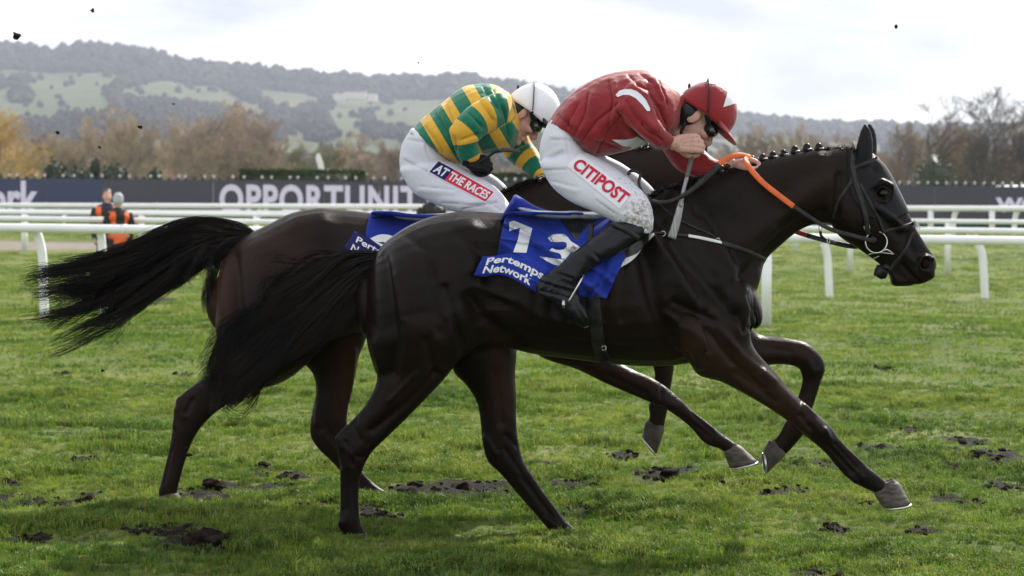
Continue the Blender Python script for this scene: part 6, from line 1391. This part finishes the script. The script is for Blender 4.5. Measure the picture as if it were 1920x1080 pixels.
for fr in (G1f, G2f):
    mb = MB(); hand_mb(mb, fr, r=1.08); link('glove', remesh(mb, .0042, 2), mat('black_glove', (.007, .007, .008), rough=.6, spec=.2, bump=.5, bscale=200, bdist=.002), j2)
sil = cloth('silks', [J2_torso, J2_arm, J2_arm2], .0062, None, j2, wr=[(.006, 6, dict(st=(1, 1, .6), rot=-.9, seed=13)), (.0022, 22, dict(st=(1, 1, .5), rot=.8, seed=19))], cre=([[(905, 162), (932, 202)], [(880, 214), (904, 238)], [(798, 238), (832, 284)], [(840, 200), (852, 240), (856, 284)], [(925, 172), (946, 214), (952, 252)], [(866, 262), (894, 252)], [(820, 214), (846, 256)], [(780, 252), (820, 286)], [(900, 190), (925, 225)]], 3.2, .0105, E2))
def centreline(st):
    A = [(P(a[0], a[1], a[4]) + P(a[2], a[3], a[4])) / 2 for a in st]; r = [a[5] for a in st]; A, r = cr(A, r, 6)
    A = np.array([tuple(x) for x in A]); s = np.r_[0, np.cumsum(np.linalg.norm(np.diff(A, axis=0), axis=1))]; return A, np.array(r), s
c = get_co(sil.data); pp = proj(c)
best = np.full(len(c), 1e9); band = np.zeros(len(c))
for k, st in enumerate((J2_torso, J2_arm, J2_arm2)):
    A, r, s = centreline(st); d = np.linalg.norm(c[:, None] - A[None], axis=2) / r[None] * (1 if k else 1.05); i = d.argmin(1); dm = d[np.arange(len(c)), i]
    if k == 0: val = ((pp[:, 0] - 800) * .86 + (pp[:, 1] - 223) * .51 * -1) / 49.4 + .25
    else: val = s[i] / .135 + (.28 if k == 1 else .0)
    if k:
        dv = np.einsum('ij,ij->i', c - A[i], np.gradient(A, axis=0)[i] / (np.linalg.norm(np.gradient(A, axis=0)[i], axis=1)[:, None] + 1e-9)); val = val + dv / .135
    u = dm < best; best[u] = dm[u]; band[u] = val[u] if np.ndim(val) else val
set_attr(sil.data, 'band', band + 10)
hoop = mat('green_gold_hoops', (.0, .16, .09), rough=.5, spec=.25, bump=.6, bscale=38, bdist=.006, sheen=.3); t, b = nodes(hoop); N = t.nodes.new; l = t.links.new
a = N('ShaderNodeAttribute'); a.attribute_name = 'band'; fr_ = N('ShaderNodeMath'); fr_.operation = 'FRACT'; l(a.outputs['Fac'], fr_.inputs[0]); lt = N('ShaderNodeMath'); lt.operation = 'LESS_THAN'; l(fr_.outputs[0], lt.inputs[0]); lt.inputs[1].default_value = .44
l(mix_node(N, l, lt.outputs[0], (.001, .150, .082), (.70, .40, .028)), b.inputs['Base Color']); sil.data.materials.clear(); sil.data.materials.append(hoop)
grn = mat('green_silk', (.002, .105, .058), rough=.45)
q = MB(); q.tube([P(957, 214, E2), P(968, 216, E2), P(978, 219, E2)], [.08, .074, .070], n=24, caps=False); q.ob('collar', grn, j2)
br2 = cloth('breeches', [J2_pel, J2_th, J2_th2], .0065, breech, j2, wr=[(.0022, 9, dict(st=(.6, 1, 1), rot=.75, seed=25))], cre=([[(765, 262), (802, 268)], [(798, 274), (808, 302)], [(758, 300), (800, 322)], [(788, 350), (850, 356)], [(830, 380), (900, 386)], [(900, 370), (940, 396)], [(868, 392), (930, 380)], [(920, 350), (946, 380)]], 2.4, .0055, E2)); mudattr(br2, [(950, 380, 30, .3)])
for k in (0, 1):
    cloth('boot', [J2_sh, J2_ft] if k == 0 else [mir(J2_sh, E2), mir(J2_ft, E2)], .008, boot_m, j2)
Bt2 = bvh_of(br2); redp = mat('red_panel', (.55, .012, .05), rough=.6)
poly_decal('panel_border', [(821, 299), (930, 360), (911, 381), (802, 323)], Bt2, E2 - .25, .002, silk_w, j2)
poly_decal('navy_panel', [(822, 302), (850, 317), (833, 338), (805, 322)], Bt2, E2 - .25, .004, navy, j2)
poly_decal('red_panel', [(850, 317), (926, 360), (910, 378), (833, 338)], Bt2, E2 - .25, .004, redp, j2)
text_decal('AT', [(823, 307), (845, 319)], [(811, 321), (832, 333)], Bt2, E2 - .25, .006, white_print, j2, .03)
text_decal('THE RACES', [(848, 321), (921, 361)], [(838, 335), (910, 374)], Bt2, E2 - .25, .006, white_print, j2, .03)
h2 = helmet(T2h, j2, white_cloth, black_rub); headgear(T2f, j2)
wh2 = thing('whip', 'short curved dark whip gripped in the hooped jockey\'s black glove', 'whip', P(930, 290, E2 - .2), 'jockeys\' whips')
q = MB(); q.tube([P(900, 304, E2 - .24), P(912, 297, E2 - .245), P(926, 286, E2 - .25), P(936, 282, E2 - .25)], [.008, .007, .007, .008], n=10); q.ob('grip', black_rub, wh2)
q = MB(); q.tube([P(934, 283, E2 - .25), P(946, 281, E2 - .25), P(960, 282, E2 - .25), P(975, 285, E2 - .25)], [.8, .95, 1, 1], n=10, flat=(.010, .005), up=(.2, -1, .1)); q.ob('shaft', mat('dark_whip_shaft', (.022, .022, .025), rough=.35), wh2)

# ------------------------------------------------------------------ course stewards
def steward(lb, px, head_y, d, hdg, hat, hair_c, legs_c, coat_c, vest, h=1.78, arms=True, lean=0):
    top = P(px, head_y, d); zg = float(gh(top.x, d)); h = top.z - zg; k = h / 1.78
    root = thing('person', lb, 'person', (top.x, d, zg), 'course staff beyond the rail')
    R = Matrix.Translation((top.x, d, zg)) @ Matrix.Rotation(hdg, 4, 'Z') @ Matrix.Scale(k, 4)   # local: faces +x
    w = lambda x, y, z: R @ Vector((x, y, z))
    def tub(mb, pts, r, n=12): mb.tube([w(*p) for p in pts], [q_ * k for q_ in r], n=n)
    def el(mb, c, r): mb.ell(w(*c), tuple(a * k for a in r), R.to_3x3().normalized(), nu=20, nv=14)
    def leg(mb, g=1.0):
        for s in (-1, 1): tub(mb, [(0, s * .09, .92), (.03, s * .10, .70), (.03, s * .11, .48), (0, s * .12, .25), (-.02, s * .12, .07)], [.088 * g, .082 * g, .06 * g, .052 * g, .042 * g])
    def torso(mb, g=1.0):
        el(mb, (0, 0, 1.00), (.13 * g, .175 * g, .14)); el(mb, (.0, 0, 1.18), (.125 * g, .165 * g, .18)); el(mb, (0, 0, 1.36), (.125 * g, .20 * g, .13)); el(mb, (-.01, 0, 1.44), (.09 * g, .17 * g, .07))
    def arm(mb, g=1.0):
        for s in (-1, 1): tub(mb, [(0, s * .19, 1.42), (-.02, s * .235, 1.28), (.0, s * .25, 1.12), (.06, s * .245, .98), (.12, s * .22, .86)], [.062 * g, .058 * g, .048 * g, .042 * g, .034 * g])
    T = R @ Matrix.Translation((.02, 0, 1.62)); mb = MB(); leg(mb, .85); torso(mb, .85); arm(mb, .8); 
    e3 = T.copy(); head_mb(mb, e3); tub(mb, [(0, 0, 1.42), (.0, 0, 1.58)], [.058, .055])
    for s in (-1, 1): hand_mb(mb, R @ frame(Vector((.12, s * .22, .87)), (.35, 0, -1), (0, s, 0)))
    link('body', remesh(mb, .011, 2), skin, root)
    mb = MB(); torso(mb, 1.08); arm(mb, 1.12)
    for s in (-1, 1): tub(mb, [(0, s * .05, 1.0), (.0, s * .07, .84), (.0, s * .07, .76)], [.125, .13, .135])
    tub(mb, [(0, 0, 1.46), (0, 0, 1.53)], [.09, .075])
    me = remesh(mb, .011, 2); wrinkle(me, .012, 8); link('coat', me, coat_c, root)
    mb = MB(); leg(mb, 1.1); me = remesh(mb, .011, 2); link('trousers', me, legs_c, root)
    for s in (-1, 1): mb = MB(); el(mb, (.05, s * .12, .045), (.14, .05, .05)); el(mb, (-.02, s * .12, .09), (.06, .05, .08)); link('boot', remesh(mb, .012, 1), leather, root)
    if vest:
        mb = MB(); torso(mb, 1.17); tub(mb, [(0, 0, 1.0), (0, 0, .84)], [.17, .175]); me = remesh(mb, .011, 2)
        bm = bmesh.new(); bm.from_mesh(me); Ri = R.inverted(); kill = []
        for v_ in bm.verts:
            p = Ri @ v_.co
            if p.z > 1.46 or p.z < .86 or (abs(p.y) > .205) or (p.z > 1.30 and (abs(p.y) < .07 + (1.48 - p.z) * -.25)) or (p.x > 0 and vest == 2 and abs(p.y) < .10) or (p.x < 0 and vest == 3 and abs(p.y) < .08 and p.z > 1.12): kill.append(v_)
        bmesh.ops.delete(bm, geom=kill, context='VERTS'); bm.to_mesh(me); bm.free(); vo = link('hi_vis_vest', me, hiv, root)
        q = MB()
        for z_ in (1.0, 1.16): 
            q.tube([w(.155 * math.cos(a), .208 * math.sin(a), z_) for a in np.linspace(0, 6.283, 25)], 1, n=6, sub=1, flat=(.02 * k, .003), up=tuple(R.to_3x3() @ Vector((0, 0, 1)))) 
        q.ob('reflective_tape', tape, vo)['kind'] = 'stuff'
    if hat is not None:
        mb = MB(); el(mb, (.01, 0, 1.675), (.112, .092, .108)); el(mb, (.0, 0, 1.72), (.10, .085, .09)); me = remesh(mb, .009, 2); wrinkle(me, .008, 40); link('beanie', me, hat, root)
    else:
        mb = MB(); el(mb, (-.02, 0, 1.69), (.098, .082, .088)); me = remesh(mb, .009, 2); link('hair', me, hair_c, root)
    return root
hiv = mat('orange_hi_vis', (.85, .14, .02), rough=.6, emit=((.9, .12, .01), .12)); hiv.node_tree.nodes['Principled BSDF'].inputs['Emission Strength'].default_value = 0
tape = mat('grey_reflective_tape', (.45, .46, .47), rough=.4); navc = mat('navy_coat', (.012, .016, .035), rough=.7); blc = mat('black_coat_cloth', (.010, .011, .013), rough=.75)
drk = mat('dark_trousers', (.015, .015, .018), rough=.8); tanc = mat('tan_trousers', (.22, .15, .10), rough=.85); hairc = mat('dark_hair', (.012, .009, .007), rough=.5); wool = mat('grey_wool', (.42, .44, .48), rough=.95, col2=(.62, .64, .68), nscale=60, bump=1, bscale=90, bdist=.01)
steward('dark haired steward in navy coat and orange vest facing the course behind the rail', 201, 353, 36.5, math.radians(-78), None, hairc, drk, navc, 2)
steward('steward in grey woollen hat and orange vest with back turned behind the rail', 222, 364, 35.2, math.radians(118), wool, hairc, tanc, blc, 3)
steward('dark coated person partly hidden beyond the far horse\'s saddle', 810, 352, 37, math.radians(-60), None, hairc, drk, blc, 0)
bpy.context.view_layer.update()
